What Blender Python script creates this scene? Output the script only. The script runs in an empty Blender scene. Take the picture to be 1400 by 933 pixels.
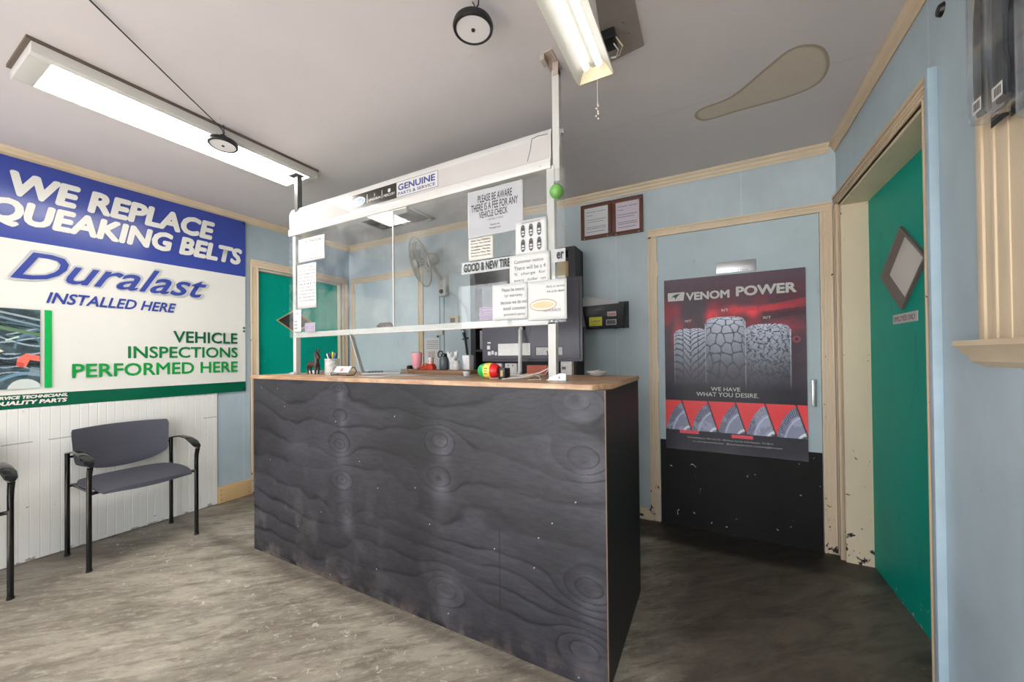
import bpy, bmesh, math, random
import numpy as np
from mathutils import Vector, Matrix
random.seed(7); rng = np.random.default_rng(11)
S = bpy.context.scene; COL = S.collection
# ------------------------------------------------------------ camera (level survey of the room)
CX, CY, CZ = 3.6116, -2.8722, 1.1928
YAW, PITCH, ROLL, FPX, PPY = 0.4913, 0.0082, -0.0103, 513.62, 16.2
_f = Vector((-math.sin(YAW)*math.cos(PITCH), math.cos(YAW)*math.cos(PITCH), math.sin(PITCH)))
_r0 = Vector((math.cos(YAW), math.sin(YAW), 0)); _u0 = _r0.cross(_f)
_r = _r0*math.cos(ROLL) + _u0*math.sin(ROLL); _u = _r.cross(_f)
cam_d = bpy.data.cameras.new('camera'); cam = bpy.data.objects.new('camera', cam_d); COL.objects.link(cam)
cam_d.sensor_width = 36; cam_d.lens = FPX/1400*36; cam_d.shift_y = PPY/1400; cam_d.clip_start = 0.02
cam.matrix_world = Matrix(((_r.x, _u.x, -_f.x, CX), (_r.y, _u.y, -_f.y, CY), (_r.z, _u.z, -_f.z, CZ), (0, 0, 0, 1)))
S.camera = cam
# ------------------------------------------------------------ world, daylight, exposure
wd = bpy.data.worlds.new('daylight'); S.world = wd; wd.use_nodes = True
bg = wd.node_tree.nodes['Background']; bg.inputs[0].default_value = (0.93, 0.97, 1.0, 1); bg.inputs[1].default_value = 4.6
sun_d = bpy.data.lights.new('sun', 'SUN'); sun_d.energy = 22; sun_d.angle = .01; sun_d.color = (1, .98, .97)
sun = bpy.data.objects.new('sun', sun_d); COL.objects.link(sun); sun.rotation_euler = (math.radians(35), 0, math.radians(4))   # high sun from the street side
S.view_settings.view_transform = 'Standard'; S.view_settings.look = 'None'
S.view_settings.exposure = 0.66; S.view_settings.gamma = 1.0; S.view_settings.use_curve_mapping = False
LIGHT_E = dict(panel=16.0, tube=1.1)

def portal(name, loc, rot, sx, sy):
    l = bpy.data.lights.new(name, 'AREA'); l.shape = 'RECTANGLE'; l.size = sx; l.size_y = sy; l.cycles.is_portal = True
    o = bpy.data.objects.new(name, l); COL.objects.link(o); o.location = loc; o.rotation_euler = rot
# room dims
W, H, FY = 4.268, 2.44, -4.5            # width, ceiling, front (street) wall
WIN = [(0.2, 2.0, 0.35, 2.3), (2.15, 4.1, 0.05, 2.3)]
for k, (a, b, c, d) in enumerate(WIN):
    portal('window_daylight_portal', ((a+b)/2, FY-0.06, (c+d)/2), (math.radians(90), 0, 0), b-a, d-c)

# ------------------------------------------------------------ survey helper: where the line of sight through a point meets a plane
def on(ax, val, x, y):
    d = _f*FPX + _r*(x-700) - _u*(y-466.5-PPY); c = Vector((CX, CY, CZ)); return c + d*((val-c[ax])/d[ax])

# ------------------------------------------------------------ materials
def lin(c): return tuple(((v/255)/12.92 if v/255 <= .04045 else ((v/255+.055)/1.055)**2.4) for v in c)
class NT:
    def __init__(s, name):
        s.m = bpy.data.materials.new(name); s.m.use_nodes = True; s.t = s.m.node_tree; s.n = s.t.nodes; s.b = s.n['Principled BSDF']
    def N(s, t, **k):
        n = s.n.new(t)
        for a, v in k.items():
            if a.startswith('i_'): n.inputs[int(a[2:])].default_value = v
            else: setattr(n, a, v)
        return n
    def L(s, a, b): s.t.links.new(a, b)
    def pos(s): return s.N('ShaderNodeNewGeometry').outputs['Position']
    def mapped(s, scale, rot=(0,0,0)):
        m = s.N('ShaderNodeMapping'); m.inputs['Scale'].default_value = scale; m.inputs['Rotation'].default_value = rot; s.L(s.pos(), m.inputs[0]); return m.outputs[0]
    def turned(s, ang, scale):                        # turn first, then stretch along the turned axes
        m = s.N('ShaderNodeMapping'); m.inputs['Rotation'].default_value = (0, 0, ang); s.L(s.pos(), m.inputs[0])
        k = s.N('ShaderNodeMapping'); k.inputs['Scale'].default_value = scale; s.L(m.outputs[0], k.inputs[0]); return k.outputs[0]
    def noise(s, scale, vec=None, detail=4, rough=.55, dist=0):
        n = s.N('ShaderNodeTexNoise'); n.inputs['Scale'].default_value = scale; n.inputs['Detail'].default_value = detail
        n.inputs['Roughness'].default_value = rough; n.inputs['Distortion'].default_value = dist
        s.L(vec if vec else s.pos(), n.inputs['Vector']); return n.outputs[0]
    def ramp(s, fac, stops):
        r = s.N('ShaderNodeValToRGB'); e = r.color_ramp.elements
        while len(e) < len(stops): e.new(.5)
        for k, (p, c) in enumerate(stops):
            e[k].position = p; e[k].color = (*(c if isinstance(c, tuple) else (c, c, c)), 1)
        s.L(fac, r.inputs[0]); return r.outputs[0]
    def mix(s, fac, a, b, mode='MIX'):
        m = s.N('ShaderNodeMix', data_type='RGBA', blend_type=mode)
        for v, i in ((fac, 0), (a, 6), (b, 7)):
            if isinstance(v, (int, float)): m.inputs[i].default_value = v
            elif isinstance(v, tuple): m.inputs[i].default_value = (*v, 1)
            else: s.L(v, m.inputs[i])
        return m.outputs[2]
    def math(s, op, a, b=None):
        m = s.N('ShaderNodeMath', operation=op)
        for v, i in ((a, 0), (b, 1)):
            if v is None: continue
            if isinstance(v, (int, float)): m.inputs[i].default_value = v
            else: s.L(v, m.inputs[i])
        return m.outputs[0]
    def bump(s, h, strength=.2, dist=.01):
        b = s.N('ShaderNodeBump'); b.inputs['Strength'].default_value = strength; b.inputs['Distance'].default_value = dist
        s.L(h, b.inputs['Height']); s.L(b.outputs[0], s.b.inputs['Normal'])
    def xyz(s):
        x = s.N('ShaderNodeSeparateXYZ'); s.L(s.pos(), x.inputs[0]); return x.outputs
    def col(s, c): s.L(c, s.b.inputs['Base Color'])

def mat(name, c, rough=.5, metal=0, var=.12, scale=12, bump=0, bscale=200, spec=.5, stretch=(1,1,1)):
    t = NT(name); a = lin(c); v = t.mapped(stretch)
    n = t.noise(scale, v)
    t.col(t.mix(n, tuple(x*(1-var) for x in a), tuple(min(1, x*(1+var)) for x in a)))
    t.b.inputs['Roughness'].default_value = rough; t.b.inputs['Metallic'].default_value = metal; t.b.inputs['Specular IOR Level'].default_value = spec
    if bump: t.bump(t.noise(bscale, v), bump, .002)
    return t.m
def emis(name, c, e):
    t = NT(name); a = lin(c); n = t.noise(3)
    t.b.inputs['Base Color'].default_value = (*a, 1)
    t.L(t.mix(n, tuple(x*.94 for x in a), a), t.b.inputs['Emission Color']); t.b.inputs['Emission Strength'].default_value = e; return t.m
def clear(name, tint=(1,1,1), gloss=1.0, rough=.02, haze=0.0):
    t = NT(name); tr = t.N('ShaderNodeBsdfTransparent'); tr.inputs[0].default_value = (*tint, 1)
    g = t.N('ShaderNodeBsdfGlossy'); g.inputs['Roughness'].default_value = rough
    lw = t.N('ShaderNodeLayerWeight'); lw.inputs[0].default_value = .5
    f = t.math('MINIMUM', t.math('MULTIPLY', t.math('ADD', .035, t.math('MULTIPLY', t.math('POWER', lw.outputs['Facing'], 5.0), .9)), gloss), 1.0)
    mx = t.N('ShaderNodeMixShader'); t.L(f, mx.inputs[0]); t.L(tr.outputs[0], mx.inputs[1]); t.L(g.outputs[0], mx.inputs[2])
    out = mx.outputs[0]
    if haze:
        d = t.N('ShaderNodeBsdfDiffuse'); d.inputs[0].default_value = (.8, .8, .8, 1)
        m2 = t.N('ShaderNodeMixShader'); h = t.ramp(t.noise(6, None, 8, .7), [(.4, 0), (.75, haze*2)])
        t.L(h, m2.inputs[0]); t.L(out, m2.inputs[1]); t.L(d.outputs[0], m2.inputs[2]); out = m2.outputs[0]
    t.L(out, t.n['Material Output'].inputs[0]); return t.m
def vcol(name, rough=.5, spec=.5, bump=0):
    t = NT(name); a = t.N('ShaderNodeAttribute', attribute_name='Col')
    n = t.noise(60); c = t.mix(.06, a.outputs[0], n, 'OVERLAY'); t.col(c)
    t.b.inputs['Roughness'].default_value = rough; t.b.inputs['Specular IOR Level'].default_value = spec
    if bump: t.bump(a.outputs[2], bump, .002)
    return t.m

def wall_mat(name, c, groove_axis=0, pitch=.4064):
    t = NT(name); a = lin(c); x = t.xyz()
    big = t.noise(1.6, None, 5, .6); fine = t.noise(14, t.mapped((1, 1, .35)), 5, .6)
    cc = t.mix(t.ramp(big, [(.35, 0.0), (.65, 1.0)]), tuple(v*.90 for v in a), tuple(v*1.08 for v in a))
    cc = t.mix(t.ramp(fine, [(.4, 0.), (.8, .35)]), cc, tuple(v*.8 for v in a))
    # scuffs, denser low down
    sc = t.noise(9, t.mapped((1, 1, 2.2)), 8, .75, 1.2)
    low = t.math('MULTIPLY', t.math('SUBTRACT', 1.6, x[2]), .05)
    sm = t.math('GREATER_THAN', t.math('ADD', sc, low), .755)
    cc = t.mix(t.math('MULTIPLY', sm, .45), cc, tuple(v*.35 for v in a))
    # vertical sheet seams
    g = t.math('PINGPONG', t.math('ADD', x[groove_axis], 10.03), pitch)
    seam = t.ramp(g, [(0.0, 1.0), (.006, 0.0)])
    cc = t.mix(t.math('MULTIPLY', seam, .30), cc, tuple(min(1, v*1.5) for v in a))
    t.col(cc); t.b.inputs['Roughness'].default_value = .42
    t.bump(t.mix(.9, t.noise(90), seam), .12, .003); return t.m

def chip_mat(name, c, chip=.5, rough=.45, dark=(45, 38, 32), thr=.69):
    t = NT(name); a = lin(c); x = t.xyz()
    cc = t.mix(t.noise(5, t.mapped((1, 1, .4))), tuple(v*.85 for v in a), tuple(v*1.1 for v in a))
    n = t.noise(26, t.mapped((1, 1, .8)), 6, .6, .8)
    low = t.ramp(x[2], [(0., 1.), (.5, 0.)])
    k = t.math('GREATER_THAN', t.math('ADD', n, t.math('MULTIPLY', low, .11*chip)), thr)
    cc = t.mix(k, cc, lin(dark)); t.col(cc); t.b.inputs['Roughness'].default_value = rough
    t.bump(t.noise(120), .08, .002); return t.m

def door_mat(name, c, kickchips=False):
    t = NT(name); a = lin(c); x = t.xyz()
    cc = t.mix(t.noise(2.2, None, 6, .6), tuple(v*.82 for v in a), tuple(min(1, v*1.15) for v in a))
    sm = t.ramp(t.noise(7, t.mapped((1, 1, .5)), 8, .7, .8), [(.58, 0.), (.75, .55)])
    cc = t.mix(sm, cc, tuple(v*.5 for v in a))
    low = t.ramp(x[2], [(0., .10), (.35, 0.)])
    k = t.math('GREATER_THAN', t.math('ADD', t.noise(13, t.mapped((1, 1, 1.5)), 6, .6, 1.), low), .745)
    cc = t.mix(k, cc, lin((190, 195, 190))); t.col(cc)
    t.b.inputs['Roughness'].default_value = .45; t.b.inputs['Specular IOR Level'].default_value = .1; t.bump(t.noise(60), .06, .002); return t.m

M = {}
M['wall_blue'] = wall_mat('blue_grey_panel_paint', (184, 195, 201))
M['wall_blue_y'] = wall_mat('blue_grey_panel_paint_side', (172, 187, 196), 1)
M['trim'] = chip_mat('cream_trim_paint', (224, 203, 176), 1.0)
M['trim_clean'] = chip_mat('cream_trim_paint_clean', (212, 192, 164), 0, thr=.74)
M['trim_dirty'] = chip_mat('cream_trim_paint_dirty', (206, 184, 156), 0, thr=.70)
M['green'] = door_mat('teal_green_door_paint', (0, 158, 138))
M['bluedoor'] = door_mat('pale_blue_door_paint', (188, 200, 206))
M['white'] = mat('white_paint', (194, 191, 187), .4, var=.04)
M['white_gloss'] = mat('glossy_white_plastic', (200, 197, 195), .18, var=.03)
M['paper'] = mat('paper_white', (202, 201, 200), .6, var=.03)
M['ink'] = mat('printed_black', (40, 40, 44), .5, var=.05)
M['ink_grey'] = mat('printed_grey', (84, 84, 90), .5, var=.05)
M['black'] = mat('black_plastic', (22, 22, 24), .35, var=.15)
M['blackmetal'] = mat('black_powder_coat', (14, 14, 16), .12, var=.15)
M['steel'] = mat('brushed_steel', (190, 190, 190), .3, .9, stretch=(1, 1, 12))
M['alu'] = mat('anodised_aluminium', (205, 203, 200), .35, .6)
M['fabric'] = mat('charcoal_blue_weave', (72, 72, 82), .9, var=.3, scale=420, bump=.4, bscale=500)
M['darkgrey'] = mat('dark_grey_plastic', (74, 74, 84), .45, var=.06)
M['glass'] = clear('window_glass')
M['acrylic'] = clear('scuffed_acrylic', (.97, .98, .98), 1.0, .015, .05)

def floor_mat():
    t = NT('worn_stained_concrete'); x = t.xyz(); A = -.72
    n1 = t.noise(2.0, t.turned(A, (.6, 1.3, 1)), 7, .65, .5); n2 = t.noise(5, t.turned(A, (.45, 1.7, 1)), 9, .72, .5)
    c = t.mix(t.ramp(n1, [(.32, 0.), (.66, 1.)]), lin((132, 122, 109)), lin((180, 170, 154)))
    c = t.mix(t.ramp(n2, [(.46, 0.), (.60, .8)]), c, lin((112, 102, 90)))
    n3 = t.noise(16, t.turned(A, (.4, 1.8, 1)), 9, .78, .6)
    c = t.mix(t.ramp(n3, [(.50, 0.), (.62, .7)]), c, lin((108, 98, 87)))
    c = t.mix(t.ramp(t.noise(24, t.turned(A, (.5, 1.5, 1)), 8, .8), [(.52, 0.), (.66, .75)]), c, lin((202, 192, 176)))
    # grime that gathers along the left wall and at the counter's foot
    gr = t.ramp(t.math('ADD', x[0], t.math('MULTIPLY', t.math('SUBTRACT', n1, .5), .8)), [(.05, .62), (.75, 0.)])
    c = t.mix(gr, c, lin((84, 75, 66)))
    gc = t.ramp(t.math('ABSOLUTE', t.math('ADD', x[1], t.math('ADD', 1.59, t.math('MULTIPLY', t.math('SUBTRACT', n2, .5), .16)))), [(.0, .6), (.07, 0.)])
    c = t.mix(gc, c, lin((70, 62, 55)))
    # pale chipped spots in the trodden strip before the counter
    lane = t.ramp(t.math('ABSOLUTE', t.math('ADD', x[1], 1.85)), [(.05, .075), (.42, 0.)])
    ch_ = t.math('GREATER_THAN', t.math('ADD', t.noise(20, t.turned(.3, (1, 1.5, 1)), 6, .7, .8), lane), .70)
    c = t.mix(t.math('MULTIPLY', ch_, .8), c, lin((216, 206, 192)))
    # dirt and painted-in shade past the counter's end; old dark coating along door wall
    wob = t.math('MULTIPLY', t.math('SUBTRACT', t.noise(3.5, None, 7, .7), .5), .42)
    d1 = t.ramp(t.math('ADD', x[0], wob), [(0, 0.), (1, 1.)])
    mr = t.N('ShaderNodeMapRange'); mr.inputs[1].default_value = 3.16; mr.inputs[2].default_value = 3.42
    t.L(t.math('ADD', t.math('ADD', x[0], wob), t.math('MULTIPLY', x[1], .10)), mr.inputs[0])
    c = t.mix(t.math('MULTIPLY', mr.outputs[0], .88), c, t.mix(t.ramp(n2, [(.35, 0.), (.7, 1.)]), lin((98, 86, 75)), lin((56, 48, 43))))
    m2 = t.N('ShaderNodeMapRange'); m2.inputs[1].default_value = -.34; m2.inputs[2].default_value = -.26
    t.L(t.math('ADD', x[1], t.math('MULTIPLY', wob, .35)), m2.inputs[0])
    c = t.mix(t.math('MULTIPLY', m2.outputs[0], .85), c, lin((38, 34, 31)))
    sp = t.math('GREATER_THAN', t.noise(22, t.mapped((1, 1.6, 1)), 5, .6, .6), .735)
    c = t.mix(t.math('MULTIPLY', sp, .7), c, lin((214, 208, 198)))
    cr = t.math('GREATER_THAN', t.noise(60, None, 3, .6), .72); c = t.mix(t.math('MULTIPLY', cr, .6), c, lin((70, 62, 54)))
    t.col(c); t.L(t.ramp(n2, [(.3, .32), (.7, .6)]), t.b.inputs['Roughness']); t.bump(t.mix(.5, n2, t.noise(70)), .25, .004); return t.m
def ceil_mat():
    t = NT('ceiling_board_paint'); a = lin((204, 197, 199))
    c = t.mix(t.ramp(t.noise(1.1, None, 5, .6), [(.3, 0.), (.7, 1.)]), tuple(v*.93 for v in a), tuple(v*1.04 for v in a))
    sm = t.ramp(t.noise(5, t.mapped((.5, 1.8, 1), (0, 0, .7)), 8, .75, 1.5), [(.66, 0.), (.74, .35)]); c = t.mix(sm, c, lin((120, 108, 100)))
    x = t.xyz(); g = t.math('PINGPONG', t.math('ADD', x[1], 10.55), 1.22); c = t.mix(t.ramp(g, [(0., .12), (.01, 0.)]), c, lin((120, 110, 104)))
    t.col(c); t.b.inputs['Roughness'].default_value = .55; t.bump(t.noise(40), .08, .003); return t.m
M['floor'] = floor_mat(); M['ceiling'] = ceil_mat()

# ------------------------------------------------------------ mesh helpers
def bm_(): return bmesh.new()
def box(bm, x0, x1, y0, y1, z0, z1, bev=0, mi=0):
    m = Matrix.Translation(((x0+x1)/2, (y0+y1)/2, (z0+z1)/2)) @ Matrix.Diagonal((abs(x1-x0), abs(y1-y0), abs(z1-z0), 1))
    r = bmesh.ops.create_cube(bm, size=1, matrix=m); vs = r['verts']
    fs = {f for v in vs for f in v.link_faces}
    for f in fs: f.material_index = mi
    if bev:
        es = {e for v in vs for e in v.link_edges}
        bmesh.ops.bevel(bm, geom=list(es), offset=bev, segments=2, affect='EDGES', profile=.6)
    return bm
def obox(bm, c, ax, ay, az, sx, sy, sz, bev=0):          # oriented box, unit axes
    m = Matrix(((ax[0]*sx, ay[0]*sy, az[0]*sz, c[0]), (ax[1]*sx, ay[1]*sy, az[1]*sz, c[1]), (ax[2]*sx, ay[2]*sy, az[2]*sz, c[2]), (0, 0, 0, 1)))
    r = bmesh.ops.create_cube(bm, size=1, matrix=m)
    if bev: bmesh.ops.bevel(bm, geom=list({e for v in r['verts'] for e in v.link_edges}), offset=bev, segments=2, affect='EDGES')
    return bm
def prism(bm, pts, axis, a, b):                            # pts: 2D outline in the two other axes
    def P(p, t):
        q = list(p); q.insert(axis, t); return Vector(q)
    va = [bm.verts.new(P(p, a)) for p in pts]; vb = [bm.verts.new(P(p, b)) for p in pts]; n = len(pts)
    bm.faces.new(va); bm.faces.new(vb[::-1])
    for i in range(n): bm.faces.new((va[i], vb[i], vb[(i+1) % n], va[(i+1) % n]))
    return bm
def basis(d, side=None):
    d = d.normalized(); s = Vector(side) if side else (Vector((0, 0, 1)) if abs(d.z) < .9 else Vector((1, 0, 0)))
    a = s - d*s.dot(d); a.normalize(); return a, d.cross(a)
def tube(bm, pts, r, n=10, side=None, caps=True):          # r: number, list, or list of (a,b)
    pts = [Vector(p) for p in pts]; k = len(pts); rr = r if isinstance(r, (list, tuple)) else [r]*k; rings = []; pa = None
    for i, p in enumerate(pts):
        d = (pts[min(i+1, k-1)] - pts[max(i-1, 0)])
        a, b = basis(d, side if side else (pa if pa is not None else None)); pa = tuple(a)
        q = rr[i]; ra, rb = q if isinstance(q, (list, tuple)) else (q, q)
        rings.append([bm.verts.new(p + a*ra*math.cos(2*math.pi*j/n) + b*rb*math.sin(2*math.pi*j/n)) for j in range(n)])
    for i in range(k-1):
        for j in range(n): bm.faces.new((rings[i][j], rings[i][(j+1) % n], rings[i+1][(j+1) % n], rings[i+1][j]))
    if caps: bm.faces.new(rings[0][::-1]); bm.faces.new(rings[-1])
    return bm
def lathe(bm, prof, c, axis=(0, 0, 1), n=32):               # prof: (radius, height)
    ax = Vector(axis).normalized(); a, b = basis(ax); c = Vector(c); rings = []
    for r, h in prof:
        if r < 1e-6: rings.append([bm.verts.new(c+ax*h)])
        else: rings.append([bm.verts.new(c+ax*h+a*r*math.cos(2*math.pi*j/n)+b*r*math.sin(2*math.pi*j/n)) for j in range(n)])
    for p, q in zip(rings, rings[1:]):
        for j in range(n):
            v = [p[j % len(p)], p[(j+1) % len(p)], q[(j+1) % len(q)], q[j % len(q)]]; u = []
            for x in v:
                if x not in u: u.append(x)
            if len(u) > 2: bm.faces.new(u)
    return bm
def link(name, me, parent=None):
    o = bpy.data.objects.new(name, me); COL.objects.link(o)
    if parent is not None:
        o.parent = parent                              # part meshes are modelled in world coordinates
        if parent.type == 'EMPTY': o.matrix_parent_inverse = Matrix.Translation(-parent.location)
    return o
def obj(name, bm, m, parent=None, smooth=40):
    bmesh.ops.recalc_face_normals(bm, faces=bm.faces)
    ang = math.radians(smooth)
    for f in bm.faces: f.smooth = True
    for e in bm.edges:
        if len(e.link_faces) == 2 and e.calc_face_angle(0) > ang: e.smooth = False
    me = bpy.data.meshes.new(name); bm.to_mesh(me); bm.free()
    for x in (m if isinstance(m, list) else [m]): me.materials.append(x)
    return link(name, me, parent)
def tag(o, label=None, cat=None, group=None, kind=None):
    for k, v in (('label', label), ('category', cat), ('group', group), ('kind', kind)):
        if v: o[k] = v
    return o
def thing(name, label, cat, loc, group=None, kind=None):
    o = bpy.data.objects.new(name, None); COL.objects.link(o); o.location = loc; o.empty_display_size = .1
    bpy.context.view_layer.update(); return tag(o, label, cat, group, kind)
def struct(name, bm, m, label, parent=None):
    o = obj(name, bm, m, parent)
    if parent is None: tag(o, label, None, None, 'structure')
    return o
def bx(name, m, parent, *a, bev=0): return obj(name, box(bm_(), *a, bev=bev), m, parent)

UV = {0: ((0, 1, 0), (0, 0, 1)), 1: ((1, 0, 0), (0, 0, 1)), 3: ((0, -1, 0), (0, 0, 1)), 2: ((1, 0, 0), (0, 1, 0))}
def text_mesh(s, O, U, V, bold=0, shear=0, space=1.0, fit=True):
    """text stretched over the rectangle O, O+U, O+V; returned as a mesh in world coordinates"""
    cu = bpy.data.curves.new('lettering', 'FONT'); cu.body = s; cu.shear = shear; cu.space_character = space; cu.resolution_u = 3
    t = bpy.data.objects.new('lettering', cu); COL.objects.link(t); bpy.context.view_layer.update()
    dg = bpy.context.evaluated_depsgraph_get(); me = bpy.data.meshes.new_from_object(t.evaluated_get(dg)); bpy.data.objects.remove(t); bpy.data.curves.remove(cu)
    n = len(me.vertices); co = np.empty(n*3); me.vertices.foreach_get('co', co); co = co.reshape(-1, 3)
    if bold:                                       # thicken the strokes: coplanar copies pushed out in eight directions
        nf = len(me.polygons); lv = np.empty(len(me.loops), 'i'); me.loops.foreach_get('vertex_index', lv)
        lt = np.empty(nf, 'i'); me.polygons.foreach_get('loop_total', lt)
        sh = [(0, 0)]+[(bold*math.cos(k*math.pi/4), bold*math.sin(k*math.pi/4)) for k in range(8)]
        co = np.concatenate([co*np.array([1, 1, 0])+np.array([dx_, dy_, 2.5e-5*k]) for k, (dx_, dy_) in enumerate(sh)]); lv = np.concatenate([lv+n*k for k in range(9)]); lt = np.tile(lt, 9)
        bpy.data.meshes.remove(me); me = bpy.data.meshes.new('lettering'); me.vertices.add(len(co)); me.vertices.foreach_set('co', co.astype('f').ravel())
        me.loops.add(len(lv)); me.loops.foreach_set('vertex_index', lv); me.polygons.add(len(lt)); me.polygons.foreach_set('loop_start', (np.cumsum(lt)-lt).astype('i')); me.polygons.foreach_set('loop_total', lt)
        me.update(calc_edges=True); n = len(co)
    a, b = co.min(0), co.max(0); w, h = b[0]-a[0], b[1]-a[1]
    U = np.array(U, float); V = np.array(V, float); O = np.array(O, float)
    N = np.cross(U, V); N /= np.linalg.norm(N)
    x = (co[:, 0]-a[0])/w; y = (co[:, 1]-a[1])/h
    if not fit:                                    # keep proportions inside the box, left aligned
        k = min(np.linalg.norm(U)/w, np.linalg.norm(V)/h); x = x*w*k/np.linalg.norm(U); y = y*h*k/np.linalg.norm(V)
    P = O + x[:, None]*U + y[:, None]*V + (N*co[:, 2:3] if bold else N*0.0)
    me.vertices.foreach_set('co', P.astype('f').ravel()); me.update(); return me
def letter(s, O, U, V, m, parent, bold=0, shear=0, space=1., fit=True, name='lettering'):
    me = text_mesh(s, O, U, V, bold, shear, space, fit); me.materials.clear(); me.materials.append(m)
    return link(name, me, parent)
def letter_px(s, ax, val, tl, tr, br, bl, m, parent, **k):
    """lettering on a wall plane, located by its surveyed corners"""
    real = 0 if ax in (0, 3) else ax
    a, b, c, d = [on(real, val, *q) for q in (tl, tr, br, bl)]
    ui = 0 if ax == 1 else 1
    u0 = (a[ui]+d[ui])/2; u1 = (b[ui]+c[ui])/2; v0 = (c.z+d.z)/2; v1 = (a.z+b.z)/2
    if ax == 1: return letter(s, (u0, val, v0), (u1-u0, 0, 0), (0, 0, v1-v0), m, parent, **k)
    return letter(s, (val, u0, v0), (0, u1-u0, 0), (0, 0, v1-v0), m, parent, **k)

def srgb2lin(a):
    a = np.clip(a, 0, 1); return np.where(a <= .04045, a/12.92, ((a+.055)/1.055)**2.4)
def painted(name, img, O, U, V, m, parent=None, wave=None, thick=0):
    """flat print: a fine grid whose points carry the printed colours; img[row from top, column]"""
    h, w = img.shape[:2]; O, U, V = map(lambda q: np.array(q, float), (O, U, V)); N = np.cross(U, V); N /= np.linalg.norm(N)
    uu, vv = np.meshgrid(np.linspace(0, 1, w), np.linspace(1, 0, h)); P = O + uu[..., None]*U + vv[..., None]*V
    if wave is not None: P = P + N*wave(uu, vv)[..., None]
    idx = np.arange(h*w).reshape(h, w); q = np.stack([idx[1:, :-1], idx[1:, 1:], idx[:-1, 1:], idx[:-1, :-1]], -1).reshape(-1, 4)
    me = bpy.data.meshes.new(name); me.from_pydata([], [], []); me.vertices.add(h*w); me.vertices.foreach_set('co', P.reshape(-1).astype('f'))
    me.loops.add(q.size); me.polygons.add(len(q)); me.loops.foreach_set('vertex_index', q.ravel().astype('i'))
    me.polygons.foreach_set('loop_start', (np.arange(len(q))*4).astype('i')); me.polygons.foreach_set('loop_total', np.full(len(q), 4, 'i'))
    me.update(calc_edges=True); me.validate()
    ca = me.color_attributes.new('Col', 'FLOAT_COLOR', 'POINT'); c = np.ones((h*w, 4), 'f'); c[:, :3] = srgb2lin(img.reshape(-1, 3)); ca.data.foreach_set('color', c.ravel())
    me.polygons.foreach_set('use_smooth', np.ones(len(q), bool))
    me.materials.append(m); return link(name, me, parent)
def vnoise(h, w, cells, seed=0, octv=4):
    r = np.random.default_rng(seed); out = np.zeros((h, w)); amp = 1; tot = 0
    cy, cx = cells
    for _ in range(octv):
        g = r.random((int(cy)+2, int(cx)+2)); y = np.linspace(0, cy, h)[:, None]; x = np.linspace(0, cx, w)[None]
        yi = np.minimum(y.astype(int), int(cy)); xi = np.minimum(x.astype(int), int(cx)); fy = y-yi; fx = x-xi
        fy = fy*fy*(3-2*fy); fx = fx*fx*(3-2*fx)
        v = g[yi, xi]*(1-fy)*(1-fx)+g[yi+1, xi]*fy*(1-fx)+g[yi, xi+1]*(1-fy)*fx+g[yi+1, xi+1]*fy*fx
        out += v*amp; tot += amp; amp *= .5; cy *= 2; cx *= 2
    return out/tot
def rgb(*c): return np.array(c, float)/255
def blend(img, mask, c): img[:] = img*(1-mask[..., None]) + np.asarray(c)*mask[..., None]
def poly_mask(h, w, pts, soft=0):
    vv, uu = np.meshgrid((np.arange(h)+.5)/h, (np.arange(w)+.5)/w, indexing='ij'); m = np.zeros((h, w), bool); n = len(pts)
    for i in range(n):
        (x0, y0), (x1, y1) = pts[i], pts[(i+1) % n]
        if y0 == y1: continue
        c = ((y0 > vv) != (y1 > vv)) & (uu < (x1-x0)*(vv-y0)/(y1-y0)+x0); m ^= c
    return m.astype(float)

# ============================================================ STRUCTURE
T = .12
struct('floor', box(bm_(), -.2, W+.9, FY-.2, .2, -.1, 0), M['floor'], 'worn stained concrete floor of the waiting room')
ceiling = struct('ceiling', box(bm_(), -.2, W+.9, FY-.2, .2, H, H+.1), M['ceiling'], 'painted greyish white ceiling')
ground = tag(bx('pavement', mat('outside_pavement', (150, 150, 146), .8), None, -6, 10, FY-9, FY-.25, -.14, -.04), 'pale concrete pavement outside the street windows', None, None, 'structure')
# left wall with doorway
b = bm_(); LD = (-.972, -.115, 2.0)
box(b, -T, 0, FY, LD[0], 0, H); box(b, -T, 0, LD[1], 0, 0, H); box(b, -T, 0, LD[0], LD[1], LD[2], H); box(b, -.6, -.58, -1.2, .1, 0, H)
struct('wall_left', b, M['wall_blue_y'], 'blue grey wall carrying the banner')
b = bm_(); box(b, -T, W+T, 0, T, 0, H); struct('wall_back', b, M['wall_blue'], 'blue grey panelled wall behind the counter')
RD = (-1.082, -.075, 2.05)
RX = .118
b = bm_(); box(b, W, W+RX, FY, RD[0], 0, H); box(b, W, W+RX, RD[1], 0, 0, H); box(b, W, W+RX, RD[0], RD[1], RD[2], H)
struct('wall_right', b, M['wall_blue_y'], 'blue grey wall with the employee door and window casing')
b = bm_(); xs = [-T, WIN[0][0], WIN[0][1], WIN[1][0], WIN[1][1], W+T]
box(b, xs[0], xs[1], FY-.12, FY, 0, H); box(b, xs[2], xs[3], FY-.12, FY, 0, H); box(b, xs[4], xs[5], FY-.12, FY, 0, H)
for (a, c, d, e) in WIN: box(b, a, c, FY-.12, FY, 0, d); box(b, a, c, FY-.12, FY, e, H)
struct('wall_front', b, M['wall_blue'], 'street wall with shop windows')
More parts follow.
